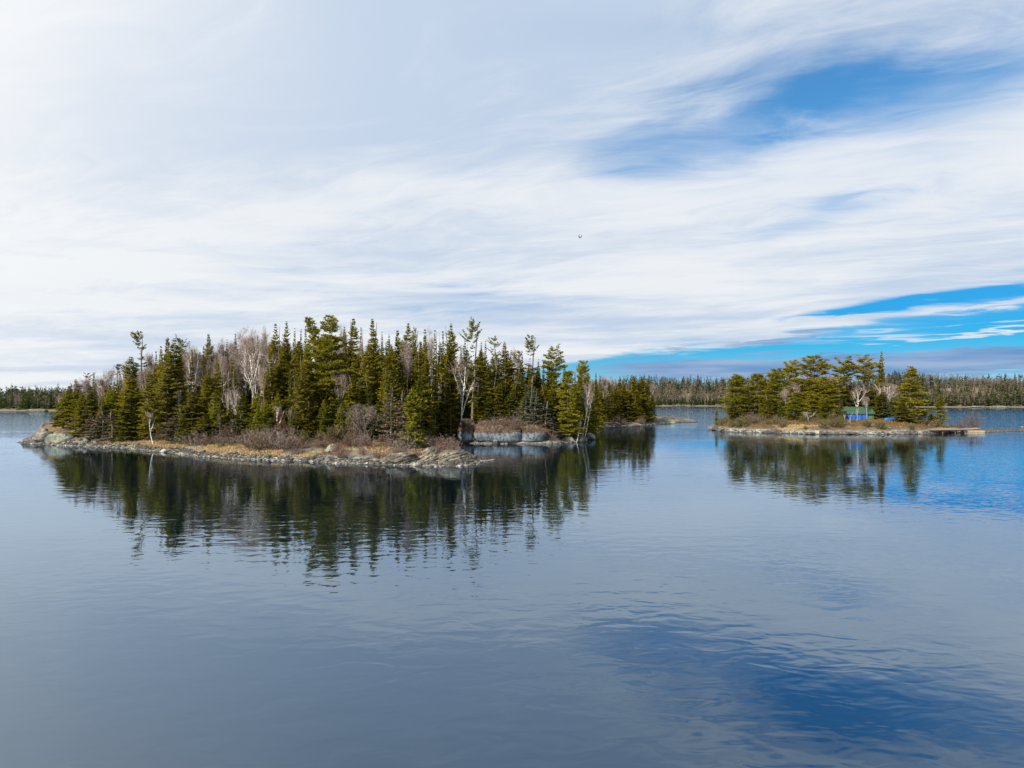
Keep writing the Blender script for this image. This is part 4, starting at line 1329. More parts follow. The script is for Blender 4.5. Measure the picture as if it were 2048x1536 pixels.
SHED = (X_at(1710, 164), 164.0)
BOAT = (X_at(1782, 161), 161.0)
IL.append((SHED[0], SHED[1], 'the green-roofed shed'))
IL.append((BOAT[0], BOAT[1], 'the overturned blue boat'))
imark(tree_px('pine', 1628, 713, 171, 84, 'broadest and tallest bushy pine of the islet', name='pine_tree'), 'the broadest islet pine')
imark(tree_px('column', 1763, 701, 171, 19, 'tall thin bottlebrush spruce rising above the islet behind the boat'), 'the bottlebrush spruce')
imark(tree_px('layer', 1824, 734, 163, 62, 'bright layered pine beside the overturned blue boat', name='pine_tree'), 'the bright layered pine by the boat')
imark(tree_px('pine', 1475, 751, 172, 56, 'rounded pine at the channel end of the islet', name='pine_tree'), 'the channel-end pine')
imark(tree_px('pine', 1514, 747, 173, 48, 'pine with a clear trunk foot next to the channel-end pine', name='pine_tree'), 'the clear-stemmed pine')
imark(tree_px('pine', 1553, 739, 171, 56, 'dark green rounded pine between the clear-stemmed and the broadest pine', name='pine_tree'), 'the dark rounded islet pine')
imark(tree_px('flat', 1687, 719, 174, 42, 'open tiered pine crown just above the shed roof', name='pine_tree'), 'the open tiered pine')
imark(tree_px('flat', 1727, 718, 173, 48, 'lopsided open-crowned pine between the tiered pine and the bottlebrush spruce', name='pine_tree'), 'the lopsided pine')
tree_px('flat', 1581, 726, 176, 34, 'thin greyish open pine behind the dark rounded pine', name='pine_tree')
tree_px('pine', 1646, 757, 165, 52, 'dense lower pine in front of the broadest islet pine', name='pine_tree')
tree_px('layer', 1592, 785, 162, 52, 'low bough-skirted pine beside the small cove of the islet', name='pine_tree')
tree_px('spruce', 1805, 802, 158, 34, 'small olive spruce at the foot of the layered pine')
tree_px('fir', 1880, 789, 159, 34, 'lone small fir behind the dock', name='fir_tree')
tree_px('darkfir', 1862, 826, 158, 26, 'low dark fir bush beside the lone small fir', name='fir_tree')
tree_px('fir', 1433, 816, 172, 12, 'tiny lone pine seedling on the channel end of the islet', name='pine_tree')
tree_px('clump', 1783, 758, 168, 46, 'white birch clump above the overturned boat', name='birch_tree')
tree_px('birch', 1715, 765, 172, 40, 'bare birch stems behind the shed roof', name='birch_tree')
tree_px('birch', 1616, 820, 157, 24, 'small white birch bush at the shore in front of the dense pine', name='birch_tree')
tree_px('birch', 1714, 812, 156, 6, 'thin pale pole of a birch sapling in front of the shed', name='birch_tree')
tree_px('birch', 1689, 826, 155, 6, 'short pale sapling pole in front of the blue tarpaulin', name='birch_tree')
for a_ in [('olive', 1668, 760, 168, 30), ('darkfir', 1700, 770, 176, 44), ('darkfir', 1742, 772, 172, 44), ('darkfir', 1765, 780, 167, 40), ('grove', 1580, 765, 170, 36), ('grove', 1571, 775, 166, 30),
           ('grove', 1695, 758, 179, 40), ('grove', 1740, 758, 178, 44), ('grove', 1590, 750, 180, 36), ('grove', 1770, 765, 177, 40), ('olive', 1495, 775, 170, 26), ('spruce', 1535, 785, 166, 26),
           ('darkfir', 1565, 800, 166, 26), ('darkfir', 1652, 800, 160, 34), ('darkfir', 1790, 795, 167, 34), ('olive', 1682, 798, 160, 14), ('grove', 1735, 790, 161, 20), ('olive', 1750, 770, 176, 36), ('darkfir', 1845, 815, 163, 26), ('grove', 1660, 742, 182, 34),
           ('spruce', 1603, 760, 174, 36), ('olive', 1725, 770, 180, 40), ('olive', 1465, 800, 167, 26), ('olive', 1690, 765, 172, 30)]:
    auto_px(*a_, land=IL, grp='trees of the islet')

# ------------------------------------------------------------------ shrubs
DESC_S = {'bush_brown': 'leafless brown shrub', 'bush_grey': 'leafless grey shrub', 'bush_red': 'leafless reddish shrub', 'bush_olive': 'olive brown shrub'}


def shrubs(n, xr, yr, dr, hr, poly, keys, seed, land, grp, cond=None):
    rng = np.random.RandomState(seed); c = 0
    for i in range(n * 40):
        X = rng.uniform(*xr); Y = rng.uniform(*yr)
        d = float(sdist(poly, [X], [Y])[0])
        if not dr[0] < d < dr[1]: continue
        if cond and not cond(X, Y, d): continue
        key = keys[rng.randint(len(keys))]
        h = rng.uniform(*hr)
        x, y, ph = min(land, key=lambda q: (q[0] - X) ** 2 + (q[1] - Y) ** 2)
        size = 'large ' if h > hr[0] + 0.7 * (hr[1] - hr[0]) else ('low ' if h < hr[0] + 0.35 * (hr[1] - hr[0]) else '')
        lab = f'{size}{DESC_S[key]} near {ph}'
        for q in sorted((q for q in land if q[2] != ph), key=lambda q: (q[0] - X) ** 2 + (q[1] - Y) ** 2)[:5]:
            if lab not in LABELS: break
            l2 = f'{size}{DESC_S[key]} near {ph}, towards {q[2]}'
            if l2 not in LABELS and len(l2.split()) <= 16: lab = l2
        LABELS[lab] = 1
        plant(key, X, Y, h, h * rng.uniform(0.6, 0.95), lab, 'shrub', 'shrubs of the islet' if poly is ISLET else 'shrubs of the large island', 'shrub')
        c += 1
        if c >= n: break


shrubs(46, (-84, -30), (82, 114), (4.0, 10), (1.2, 2.8), MAIN, ['bush_brown', 'bush_grey', 'bush_brown'], 21, LAND, 'shrubs behind the long beach')
shrubs(24, (-42, -20), (84, 102), (6, 15), (1.2, 2.6), MAIN, ['bush_grey', 'bush_brown'], 22, LAND, 'shrubs behind the long beach')
shrubs(34, (-30, -3), (78, 104), (2.2, 12), (0.7, 1.7), MAIN, ['bush_red', 'bush_grey', 'bush_red'], 23, LAND, 'shrubs on the heath flat')
shrubs(16, (-18, -8), (88, 100), (1.5, 9), (1.2, 2.8), MAIN, ['bush_grey', 'bush_red'], 24, LAND, 'shrubs on the heath flat')
shrubs(7, (-9, 6), (114.5, 121), (3.2, 7.5), (0.9, 2.0), MAIN, ['bush_grey', 'bush_brown', 'bush_olive'], 29, LAND, 'shrubs on the cliff')
shrubs(34, (-15, 20), (111, 136), (1.2, 6), (1.0, 2.6), MAIN, ['bush_brown', 'bush_grey'], 25, LAND, 'shrubs along the inlet')
shrubs(30, (-80, -24), (96, 112), (9, 16), (1.5, 3.0), MAIN, ['bush_olive', 'bush_brown'], 30, LAND, 'x')
shrubs(16, (18, 48), (150, 206), (1.5, 6), (1.2, 2.6), MAIN, ['bush_brown', 'bush_grey'], 26, LAND, 'shrubs along the cove')
shrubs(84, (50, 102), (146, 176), (1.2, 12), (0.8, 2.4), ISLET, ['bush_olive', 'bush_brown', 'bush_olive', 'bush_olive'], 27, IL, 'shrubs of the islet', lambda X, Y, d: not (76 < X < 93 and 150 < Y < 171))
for px, zz, key, lab in [(965, 3.0, 'bush_grey', 'pale tangled bush on the long cliff slab beside the cleft'), (985, 3.15, 'bush_grey', 'pale tangled bush in the middle of the long cliff slab'),
                         (1008, 3.1, 'bush_brown', 'brown bush on the long cliff slab past the pale tangle'), (1030, 2.9, 'bush_brown', 'brown bush at the low end of the long cliff slab'),
                         (1060, 1.9, 'bush_grey', 'grey bush on the low cliff block'), (932, 3.2, 'bush_brown', 'brown bush on the narrow cliff block'), (1084, 1.4, 'bush_brown', 'brown bush hanging off the end of the low cliff block'),
                         (1018, 2.2, 'bush_grey', 'grey bush rooted in the face of the long cliff slab')]:
    plant(key, X_at(px, 114.9), 114.9, 1.1, 0.95, lab, 'shrub', None, 'shrub', zabs=zz)
plant('bush_brown', X_at(1946, 157), 157, 4.0, 2.6, 'big leafless brown bush on the stony spit beside the dock', 'shrub', None, 'shrub')
plant('bush_brown', X_at(1925, 157), 157.5, 2.4, 1.8, 'smaller leafless brown bush between the dock and the big bush', 'shrub', None, 'shrub')


# ------------------------------------------------------------------ grass, heath (beyond counting)
def blades(name, n, region, H, w, mat, seed, label, flat=0.6):
    rng = np.random.RandomState(seed)
    P = region(rng, n)
    n = len(P)
    if n == 0: return
    D = rng.normal(size=(n, 3)) * flat + np.array([0, 0, 1.0])
    D = unit(D) * (H * rng.uniform(0.5, 1.2, n))[:, None]
    V, Q = kites(P, D, side_vec(rng, D, w * rng.uniform(0.6, 1.4, n)))
    o = link(name, mesh_np(name, V, Q, mat, attr=np.repeat(rng.rand(n), 4)))
    tag(o, label, None, None, 'stuff')


def reg(poly, hfun, xr, yr, dr, patch=None, thr=0.5, freq=0.22):
    def f(rng, n):
        X = rng.uniform(*xr, n * 6); Y = rng.uniform(*yr, n * 6)
        q = vnoise(np.stack([X * freq, Y * freq, X * 0 + (patch or 0)], -1)) if patch is not None else np.ones(len(X))
        ok = q > thr
        X, Y = X[ok], Y[ok]
        d = sdist(poly, X, Y)
        ok = (d > dr[0]) & (d < dr[1])
        X, Y, d = X[ok][:n], Y[ok][:n], d[ok][:n]
        return np.stack([X, Y, hfun(X, Y, d) - 0.02], -1)
    return f


blades('dry_grass', 26000, reg(MAIN, h_main, (-66, -24), (82, 112), (1.6, 7.5), 3.0, 0.36), 0.42, 0.020, M['grass_dry'], 31, 'golden dry grass along the top of the long beach')
blades('point_grass', 9000, reg(MAIN, h_main, (-30, -5), (78, 102), (2.5, 14), 6.0, 0.5), 0.34, 0.018, M['grass_dry'], 32, 'thin dry grass tufts on the heath flat')
blades('heath', 16000, reg(MAIN, h_main, (-34, -4), (80, 108), (3, 24), 8.0, 0.40), 0.32, 0.035, M['twig_red'], 33, 'low reddish brown heath on the flat point')
blades('cliff_heath', 9000, reg(MAIN, h_main, (-13, 18), (115, 128), (2.5, 9)), 0.40, 0.05, M['heath'], 34, 'rusty brown ground cover on the cliff top')
blades('forest_litter', 16000, reg(MAIN, h_main, (-86, 50), (100, 205), (5, 16)), 0.5, 0.04, M['twig_brown'], 35, 'brown dead undergrowth along the edge of the stand')
blades('islet_heath', 26000, reg(ISLET, h_islet, (50, 106), (148, 186), (1.3, 16)), 0.42, 0.05, M['heath'], 36, 'rusty olive heath covering the islet')
blades('islet_grass', 5000, reg(ISLET, h_islet, (59, 69), (148, 156), (0.8, 4.5)), 0.34, 0.03, M['grass_dry'], 37, 'patch of dry grass in the small cove of the islet')
blades('spit_grass', 3500, reg(ISLET, h_islet, (98, 122), (150, 168), (0.8, 4.0)), 0.35, 0.03, M['twig_brown'], 38, 'dead grass on the stony spit')


def log(px, Y, L, r, az, el, label, mat='bark_grey', lift=0.15):
    X = X_at(px, Y)
    d = np.array([math.cos(az) * math.cos(el), math.sin(az) * math.cos(el), math.sin(el)])
    s = np.linspace(0, 1, 6)[:, None]
    pts = d * L * s + rngS.normal(size=(6, 3)) * 0.03 * L * 0.3
    V, Q = tube(pts, r * (1 - 0.6 * s[:, 0]), 6)
    o = link('fallen_log', mesh_np('fallen_log', V, Q, M[mat], smooth=True), None, (X, Y, ground_z(X, Y) + lift))
    tag(o, label, 'log')


log(508, 101, 6.0, 0.10, 0.1, 0.10, 'pale fallen trunk lying among shrubs below the rusty dead fir')
log(545, 100, 3.0, 0.22, 0.5, 0.25, 'thick grey log slanting up beside the rusty dead fir')
log(737, 86, 1.6, 0.06, 2.2, 0.25, 'short bleached stick lying on the heath flat')
log(240, 108, 4.0, 0.07, 0.5, 0.2, 'thin bleached deadfall under the leaning birches')
log(985, 117.8, 3.0, 0.05, -0.6, 0.25, 'tangle of pale dead branch draped over the long cliff slab', lift=0.5)
log(1695, 152, 3.6, 0.05, 0.6, 0.8, 'leaning pale pole at the shore below the shed')
log(1700, 151.6, 3.0, 0.05, 1.0, 0.9, 'second leaning pole crossing the first below the shed')


# ------------------------------------------------------------------ built things on the islet
def plain(name, c1, c2, rough=0.7, scale=2.0, stretch=(1, 1, 1)):
    m, nt, out = new_mat(name)
    p = pos(nt, True)
    x, y, z = sep(nt, p)
    f, _ = noise(nt, xyz(nt, x * stretch[0], y * stretch[1], z * stretch[2]), scale, 5.0, 0.6)
    c = mixc(nt, f.smooth(0.3, 0.7), c1, c2)
    principled(nt, out, c, rough, bump(nt, f, 0.02))
    return m


M['green_paint'] = plain('green_painted_boards', (0.02, 0.10, 0.075), (0.045, 0.16, 0.115), 0.7, 3.0, (6, 6, 0.6))
M['green_roof'] = plain('green_roofing', (0.014, 0.040, 0.024), (0.032, 0.072, 0.042), 0.75, 2.0, (1, 3, 1))
M['tarp'] = plain('blue_tarpaulin', (0.004, 0.05, 0.24), (0.008, 0.075, 0.33), 0.5, 1.5)
M['boat_blue'] = plain('blue_boat_paint', (0.005, 0.07, 0.27), (0.010, 0.10, 0.34), 0.4, 1.5)
M['plank'] = plain('weathered_planks', (0.11, 0.078, 0.056), (0.22, 0.16, 0.12), 0.85, 2.0, (0.6, 8, 8))
M['timber'] = plain('pale_timber', (0.20, 0.16, 0.115), (0.33, 0.275, 0.20), 0.85, 2.0, (0.5, 6, 6))
M['dark_wood'] = plain('dark_wet_wood', (0.05, 0.04, 0.033), (0.11, 0.09, 0.075), 0.8, 3.0)
M['black_plastic'] = plain('black_plastic', (0.012, 0.012, 0.013), (0.025, 0.025, 0.026), 0.5)
M['white_plastic'] = plain('white_plastic', (0.55, 0.55, 0.53), (0.70, 0.70, 0.68), 0.5)


def box_mesh(name, size, mat, bev=0.02, off=(0, 0, 0)):
    bm = bmesh.new()
    bmesh.ops.create_cube(bm, size=1.0)
    bmesh.ops.scale(bm, vec=size, verts=bm.verts)
    if bev: bmesh.ops.bevel(bm, geom=list(bm.edges), offset=min(bev, min(size) * 0.3), segments=1, affect='EDGES')
    bmesh.ops.translate(bm, vec=off, verts=bm.verts)
    me = bpy.data.meshes.new(name); bm.to_mesh(me); bm.free()
    me.materials.append(mat)
    return me


def poly_mesh(name, V, Fc, mat):
    me = bpy.data.meshes.new(name); me.from_pydata(V, [], Fc); me.update(); me.materials.append(mat); return me


def build_shed():
    X, Y = SHED
    z = ground_z(X, Y) - 0.1
    r = link('shed', None, None, (X, Y, z)); r.rotation_euler = (0, 0, -0.10)
    W, Dp, E, R = 6.8, 4.2, 1.85, 3.25
    hw, hd = W / 2, Dp / 2
    link('floor', box_mesh('floor', (W - 0.1, Dp - 0.1, 0.2), M['dark_wood'], 0.02, (0, 0, 0.05)), r)
    # board walls, each board its own piece
    bw = 0.38
    nb = int(W / bw)
    me_b = box_mesh('board', (bw - 0.03, 0.05, E - 0.1), M['green_paint'], 0.008, (0, 0, E / 2))
    fw = link('front_wall', box_mesh('front_wall', (W - 0.02, 0.04, E - 0.12), M['dark_wood'], 0, (0, -hd + 0.08, E / 2)), r)
    for i in range(nb):
        link('board', me_b, fw, (-hw + bw * (i + 0.6), -hd + 0.02, 0))
    link('rear_wall', box_mesh('rear_wall', (W, 0.06, E), M['green_paint'], 0, (0, hd - 0.05, E / 2)), r)
    for sg in (-1, 1):
        x = sg * (hw - 0.04)
        V = [(x - .03, -hd, 0), (x - .03, hd, 0), (x - .03, hd, E), (x - .03, 0, R - 0.06), (x - .03, -hd, E), (x + .03, -hd, 0), (x + .03, hd, 0), (x + .03, hd, E), (x + .03, 0, R - 0.06), (x + .03, -hd, E)]
        link('gable_wall', poly_mesh('gable_wall', V, [(0, 1, 2, 3, 4), (9, 8, 7, 6, 5), (0, 5, 6, 1), (1, 6, 7, 2), (2, 7, 8, 3), (3, 8, 9, 4), (4, 9, 5, 0)], M['green_paint']), r)
    roof = link('roof', poly_mesh('roof', [(-hw - .25, -hd - .45, E - .20), (hw + .25, -hd - .45, E - .20), (hw + .25, 0, R), (-hw - .25, 0, R), (hw + .25, hd + .4, E - .2), (-hw - .25, hd + .4, E - .2),
                                          (-hw - .25, -hd - .45, E - .28), (hw + .25, -hd - .45, E - .28), (hw + .25, 0, R - .08), (-hw - .25, 0, R - .08), (hw + .25, hd + .4, E - .28), (-hw - .25, hd + .4, E - .28)],
                                 [(0, 1, 2, 3), (3, 2, 4, 5), (7, 6, 9, 8), (8, 9, 11, 10), (0, 6, 7, 1), (4, 10, 11, 5), (1, 7, 8, 2), (2, 8, 10, 4), (0, 3, 9, 6), (3, 5, 11, 9)], M['green_roof']), r)
    sl = math.atan2(R - E + 0.2, hd + 0.45)
    me_s = box_mesh('roof_sheet', (0.92, math.hypot(R - E + .2, hd + .45) + 0.02, 0.03), M['green_roof'], 0.01)
    for i in range(8):
        s = link('roof_sheet', me_s, roof, (-hw + 0.21 + i * 0.915, -(hd + 0.45) / 2, (R + E - 0.2) / 2 + 0.018 + 0.012 * (i % 2)))
        s.rotation_euler = (sl, 0, 0)
    link('ridge_cap', box_mesh('ridge_cap', (W + 0.54, 0.3, 0.06), M['green_roof'], 0.02, (0, 0, R + 0.03)), roof)
    # blue tarpaulin hung over most of the front, with folds
    nx, nz = 60, 12
    xs = np.linspace(-hw - 0.5, hw - 1.35, nx); zs = np.linspace(0.05, E - 0.12, nz)
    Xg, Zg = np.meshgrid(xs, zs)
    sag = 0.10 * np.sin(Xg * 5.2) + 0.06 * np.sin(Xg * 11 + Zg * 2)
    top_dip = np.where(Xg < -hw + 1.2, (Zg / E) * 0.55 * (-hw + 1.2 - Xg), 0)
    Vt = np.stack([Xg, -hd - 0.22 - sag * (1.2 - Zg / E) - 0.12 * (1 - Zg / E), Zg - top_dip], -1).reshape(-1, 3)
    idx = np.arange(nx * nz).reshape(nz, nx)
    Q = np.stack([idx[:-1, :-1], idx[:-1, 1:], idx[1:, 1:], idx[1:, :-1]], -1).reshape(-1, 4)
    tp = link('tarpaulin', mesh_np('tarpaulin', Vt, Q, M['tarp'], smooth=True), r)
    md = tp.modifiers.new('thick', 'SOLIDIFY'); md.thickness = 0.012
    tp['label'] = 'bright blue tarpaulin hung across the shed front'
    for x in (-hw + 0.1, 0.3, hw - 0.1):
        link('post', box_mesh('post', (0.12, 0.12, E), M['dark_wood'], 0.01, (x, -hd - 0.10, E / 2 - 0.05)), r)
    tag(r, 'small green shed with green roof and blue tarpaulin front on the islet', 'shed')


build_shed()


def build_boat():
    X, Y = BOAT
    z = ground_z(X, Y)
    r = link('boat', None, None, (X, Y, z - 0.02)); r.rotation_euler = (0.0, 0.02, 0.12)
    L, Wd, Hh = 3.7, 1.35, 0.72
    n, m = 25, 13
    s = np.linspace(-1, 1, n)
    wv_ = np.where(s < 0, np.clip(1 - np.abs(s) ** 4.0, 0, 1) ** 0.5 * 0.9 + 0.1 * (s > -1), np.clip(1 - np.abs(s) ** 2.4, 0, 1) ** 0.7)
    th = np.linspace(0, np.pi, m)
    V = []
    for i in range(n):
        for t in th:
            c = np.sign(math.cos(t)) * abs(math.cos(t)) ** 0.7
            V.append((s[i] * L / 2, c * Wd / 2 * wv_[i], abs(math.sin(t)) ** 0.75 * Hh * (0.45 + 0.55 * wv_[i]) * (1 if wv_[i] > 0.02 else 0.1)))
    idx = np.arange(n * m).reshape(n, m)
    Q = np.stack([idx[:-1, :-1], idx[1:, :-1], idx[1:, 1:], idx[:-1, 1:]], -1).reshape(-1, 4)
    link('hull', mesh_np('hull', np.array(V), Q, M['boat_blue'], smooth=True), r)
    kz = [Hh * (0.45 + 0.55 * w_) + 0.015 for w_ in wv_[1:-1]]
    link('keel', mesh_np('keel', *tube(np.stack([s[1:-1] * L / 2, s[1:-1] * 0, kz], -1), np.full(n - 2, 0.03), 4), M['boat_blue']), r)
    for sg in (-1, 1):
        link('gunwale', mesh_np('gunwale', *tube(np.stack([s * L / 2, sg * (Wd / 2 * wv_ + 0.01), s * 0 + 0.03], -1), np.full(n, 0.035), 4), M['boat_blue']), r)
    tag(r, 'overturned bright blue rowing boat lying on the ground by the layered pine', 'boat')


build_boat()


def build_dock():
    x0, x1 = X_at(1849, 150), X_at(1926, 150)
    W = x1 - x0
    r = link('dock', None, None, ((x0 + x1) / 2, 150.2, 0.0)); r.rotation_euler = (0, 0, 0.05)
    n = 11
    Dp = 4.2
    me = box_mesh('plank', (W, Dp / n - 0.035, 0.07), M['plank'], 0.01)
    for i in range(n):
        t = i / (n - 1)
        p = link('plank', me, r, (rngS.normal() * 0.10 - 0.2 * (1 - t), -Dp / 2 + Dp * t, 0.80 + 0.28 * t + rngS.normal() * 0.008))
        p.rotation_euler = (0.06, rngS.normal() * 0.006 - 0.004, rngS.normal() * 0.008)
    for y in (-Dp / 2 + 0.2, Dp / 2 - 0.2):
        b = link('beam', box_mesh('beam', (W - 0.3, 0.16, 0.2), M['dark_wood'], 0.01), r, (0, y, 0.66 + (0.28 if y > 0 else 0.02)))
    for x in (-W / 2 + 0.3, -W / 6, W / 6, W / 2 - 0.4):
        for y in (-Dp / 2 + 0.25, Dp / 2 - 0.25):
            link('post', mesh_np('post', *tube([(x, y, -0.9), (x, y, 0.1), (x, y, 0.62 + (0.25 if y > 0 else 0))], [0.11, 0.10, 0.10], 6), M['dark_wood'], smooth=True), r)
    tag(r, 'weathered plank dock on short posts at the end of the islet', 'dock')
    # loose panel of boards
    r = link('board_panel', None, None, (X_at(1941, 153), 153.4, 0.78)); r.rotation_euler = (0.10, -0.06, -0.06)
    me = box_mesh('plank', (3.9, 0.24, 0.06), M['plank'], 0.008)
    for i in range(7): link('plank', me, r, (rngS.normal() * 0.05, -0.9 + i * 0.27, 0.05))
    for x in (-1.5, 1.5): link('batten', box_mesh('batten', (0.12, 1.9, 0.10), M['dark_wood'], 0.01), r, (x, 0, -0.03))
    for x, y in ((-1.6, -0.7), (1.6, -0.7), (-1.6, 0.7), (1.6, 0.7)): link('leg', box_mesh('leg', (0.12, 0.12, 0.7), M['dark_wood'], 0.01), r, (x, y, -0.40))
    tag(r, 'greyish loose deck panel lying behind the pale timber crib', 'deck panel')
    # pale timber crib floating at the shore
    r = link('timber_crib', None, None, (X_at(1946, 149.4), 149.6, 0.0)); r.rotation_euler = (0, 0, -0.03)
    me = box_mesh('timber', (4.3, 0.22, 0.22), M['timber'], 0.02)
    for i, (y, zz) in enumerate(((-0.7, 0.10), (0.7, 0.10), (-0.7, 0.42), (0.7, 0.42))):
        link('timber', me, r, (0, y, zz))
    me = box_mesh('cross_timber', (0.2, 1.75, 0.14), M['dark_wood'], 0.02)
    for x in (-1.9, -0.6, 0.6, 1.9): link('cross_timber', me, r, (x, 0, 0.26))
    me = box_mesh('top_board', (4.3, 0.30, 0.05), M['timber'], 0.01)
    for i in range(4): link('top_board', me, r, (rngS.normal() * 0.03, -0.55 + i * 0.36, 0.56))
    tag(r, 'pale timber crib lying in the water beside the dock', 'crib')
    for i, (px, Y, L, az, lab) in enumerate([(1866, 155.0, 2.6, 0.3, 'pale loose board on the heap behind the dock'), (1876, 155.4, 2.2, -0.5, 'second loose board slanting across the heap behind the dock'),
                                             (1858, 155.6, 1.8, 0.9, 'short loose board at the end of the heap behind the dock')]):
        X = X_at(px, Y)
        o = link('loose_board', box_mesh('loose_board', (L, 0.22, 0.05), M['timber'], 0.008), None, (X, Y, max(ground_z(X, Y), 0.2) + 0.38 + 0.10 * i))
        o.rotation_euler = (0.1, 0.18 if i % 2 else -0.12, az); tag(o, lab, 'board', None)
    # barrel with rims, and a white jug
    X, Y = X_at(1893, 154.5), 154.8
    z = ground_z(X, Y)
    r = link('barrel', None, None, (X, Y, z - 0.05))
    zz = np.array([0, 0.02, 0.25, 0.45, 0.65, 0.88, 0.90]); rr = np.array([0.02, 0.27, 0.30, 0.31, 0.30, 0.27, 0.02])
    link('drum', mesh_np('drum', *tube(np.stack([zz * 0, zz * 0, zz], -1), rr, 16), M['black_plastic'], smooth=True), r)
    for h_ in (0.28, 0.62):
        th = np.linspace(0, 2 * np.pi, 20)
        link('rim', mesh_np('rim', *tube(np.stack([np.cos(th) * 0.31, np.sin(th) * 0.31, th * 0 + h_], -1), np.full(20, 0.018), 4), M['black_plastic']), r)
    tag(r, 'black plastic barrel standing behind the dock', 'barrel')


build_dock()


def build_bird():
    r = link('bird', None, None, (X_at(1160, 164), 164.0, CAMZ + (HOR - 476) / FPX * 164)); r.rotation_euler = (0.15, 0, 0.5)
    m = plain('dark_feathers', (0.012, 0.010, 0.009), (0.03, 0.026, 0.022), 0.8)
    s = np.linspace(0, 1, 9)
    rad = np.array([0.012, 0.045, 0.055, 0.085, 0.10, 0.09, 0.06, 0.04, 0.07])
    V, Q = tube(np.stack([s * 0, 0.34 - s * 0.78, 0.03 * np.sin(s * 3)], -1), rad, 8)
    V[-8:, 2] *= 0.2
    V = np.vstack([V, [[0, 0.40, 0.0]]])
    link('body', mesh_np('body', V[:-1], Q, m, smooth=True), r)
    for sg in (-1, 1):
        st = [(0.05, 0.16, 0.03, -0.14), (0.22, 0.20, 0.22, -0.13), (0.34, 0.17, 0.46, -0.16), (0.38, 0.06, 0.70, -0.14), (0.38, -0.06, 0.80, -0.12)]
        V = []
        for x, yl, z, yt in st:
            V += [(sg * x, yl, z), (sg * x, yt, z - 0.01), (sg * (x + 0.012), yt, z - 0.02), (sg * (x + 0.012), yl, z - 0.018)]
        Fc = []
        for i in range(len(st) - 1):
            for j in range(4): Fc.append((i * 4 + j, i * 4 + (j + 1) % 4, i * 4 + 4 + (j + 1) % 4, i * 4 + 4 + j))
        Fc += [(0, 1, 2, 3), (16, 17, 18, 19)]
        link('wing', poly_mesh('wing', V, Fc, m), r)
    tag(r, 'dark bird in flight with raised wings high over the lake', 'bird')


build_bird()


# ------------------------------------------------------------------ far shore wood
def scatter_far(n, xr, dr, seed):
    rng = np.random.RandomState(seed)
    X = rng.uniform(*xr, n); d = dr[0] + (dr[1] - dr[0]) * rng.rand(n) ** 0.8
    Y = far_shore_y(X) + d
    return rng, X, Y, h_far(X, Y), d


def far_bare(name, sets, label):
    Vs, at_ = [], []
    mats = [M['far_twig'], M['far_trunk']]
    mi = []
    for n, xr, dr, hr, seed in sets:
        rng, X, Y, Z, d = scatter_far(n, xr, dr, seed)
        Ht = rng.uniform(*hr, n)
        B = np.stack([X, Y, Z - 0.3], -1)
        # trunk
        D = np.stack([rng.normal(size=n) * 0.4, rng.normal(size=n) * 0.4, Ht], -1)
        V, _ = kites(B, D, np.stack([np.full(n, 0.055), np.zeros(n), np.zeros(n)], -1)); Vs.append(V); at_.append(np.repeat(rng.rand(n), 4)); mi.append(np.ones(n, int))
        m = 34
        Bi = np.repeat(B, m, 0); Hi = np.repeat(Ht, m)
        t = rng.uniform(0.25, 0.92, n * m) ** 0.8
        P = Bi + np.stack([t * 0, t * 0, t * Hi], -1)
        D = unit(rng.normal(size=(n * m, 3)) * np.array([1, 1, 0.6]) + np.array([0, 0, 0.25])) * (Hi * rng.uniform(0.12, 0.27, n * m))[:, None]
        V, _ = kites(P, D, side_vec(rng, D, rng.uniform(0.06, 0.13, n * m)))
        Vs.append(V); at_.append(np.repeat(np.clip(np.repeat(rng.rand(n), m) + rng.normal(size=n * m) * 0.15, 0, 1), 4)); mi.append(np.zeros(n * m, int))
    V = np.vstack(Vs)
    o = link(name, mesh_np(name, V, np.arange(len(V)).reshape(-1, 4), mats, attr=np.concatenate(at_), midx=np.concatenate(mi)))
    tag(o, label, None, None, 'stuff')


def far_conifers(name, sets, label):
    Vs, at_ = [], []
    for n, xr, dr, hr, seed in sets:
        rng, X, Y, Z, d = scatter_far(n, xr, dr, seed)
        Ht = rng.uniform(*hr, n) * np.where(rng.rand(n) < 0.3, 0.6, 1.0) * (0.55 + 0.9 * vnoise(np.stack([X * 0.03, Y * 0.03, X * 0 + 4], -1)))
        m = 46
        t = np.tile(np.linspace(0.04, 1.0, m), n)
        Hi = np.repeat(Ht, m)
        r = Hi * 0.19 * (1 - t) ** 0.75 + 0.2
        phi = rng.uniform(0, 6.28, n * m)
        B = np.repeat(np.stack([X, Y, Z], -1), m, 0) + np.stack([np.cos(phi) * r * 0.15, np.sin(phi) * r * 0.15, t * Hi * 0.97], -1)
        D = np.stack([np.cos(phi) * r, np.sin(phi) * r, r * (t * 1.2 - 0.35)], -1)
        W = unit(np.stack([-np.sin(phi), np.cos(phi), rng.normal(size=n * m) * 0.5], -1)) * (0.22 + 0.4 * r)[:, None]
        V, _ = kites(B, D, W)
        Vs.append(V); at_.append(np.repeat(np.clip(np.repeat(rng.rand(n), m) * 0.7 + rng.rand(n * m) * 0.3, 0, 1), 4))
    V = np.vstack(Vs)
    o = link(name, mesh_np(name, V, np.arange(len(V)).reshape(-1, 4), M['needle_far'], attr=np.concatenate(at_)))
    tag(o, label, None, None, 'stuff')


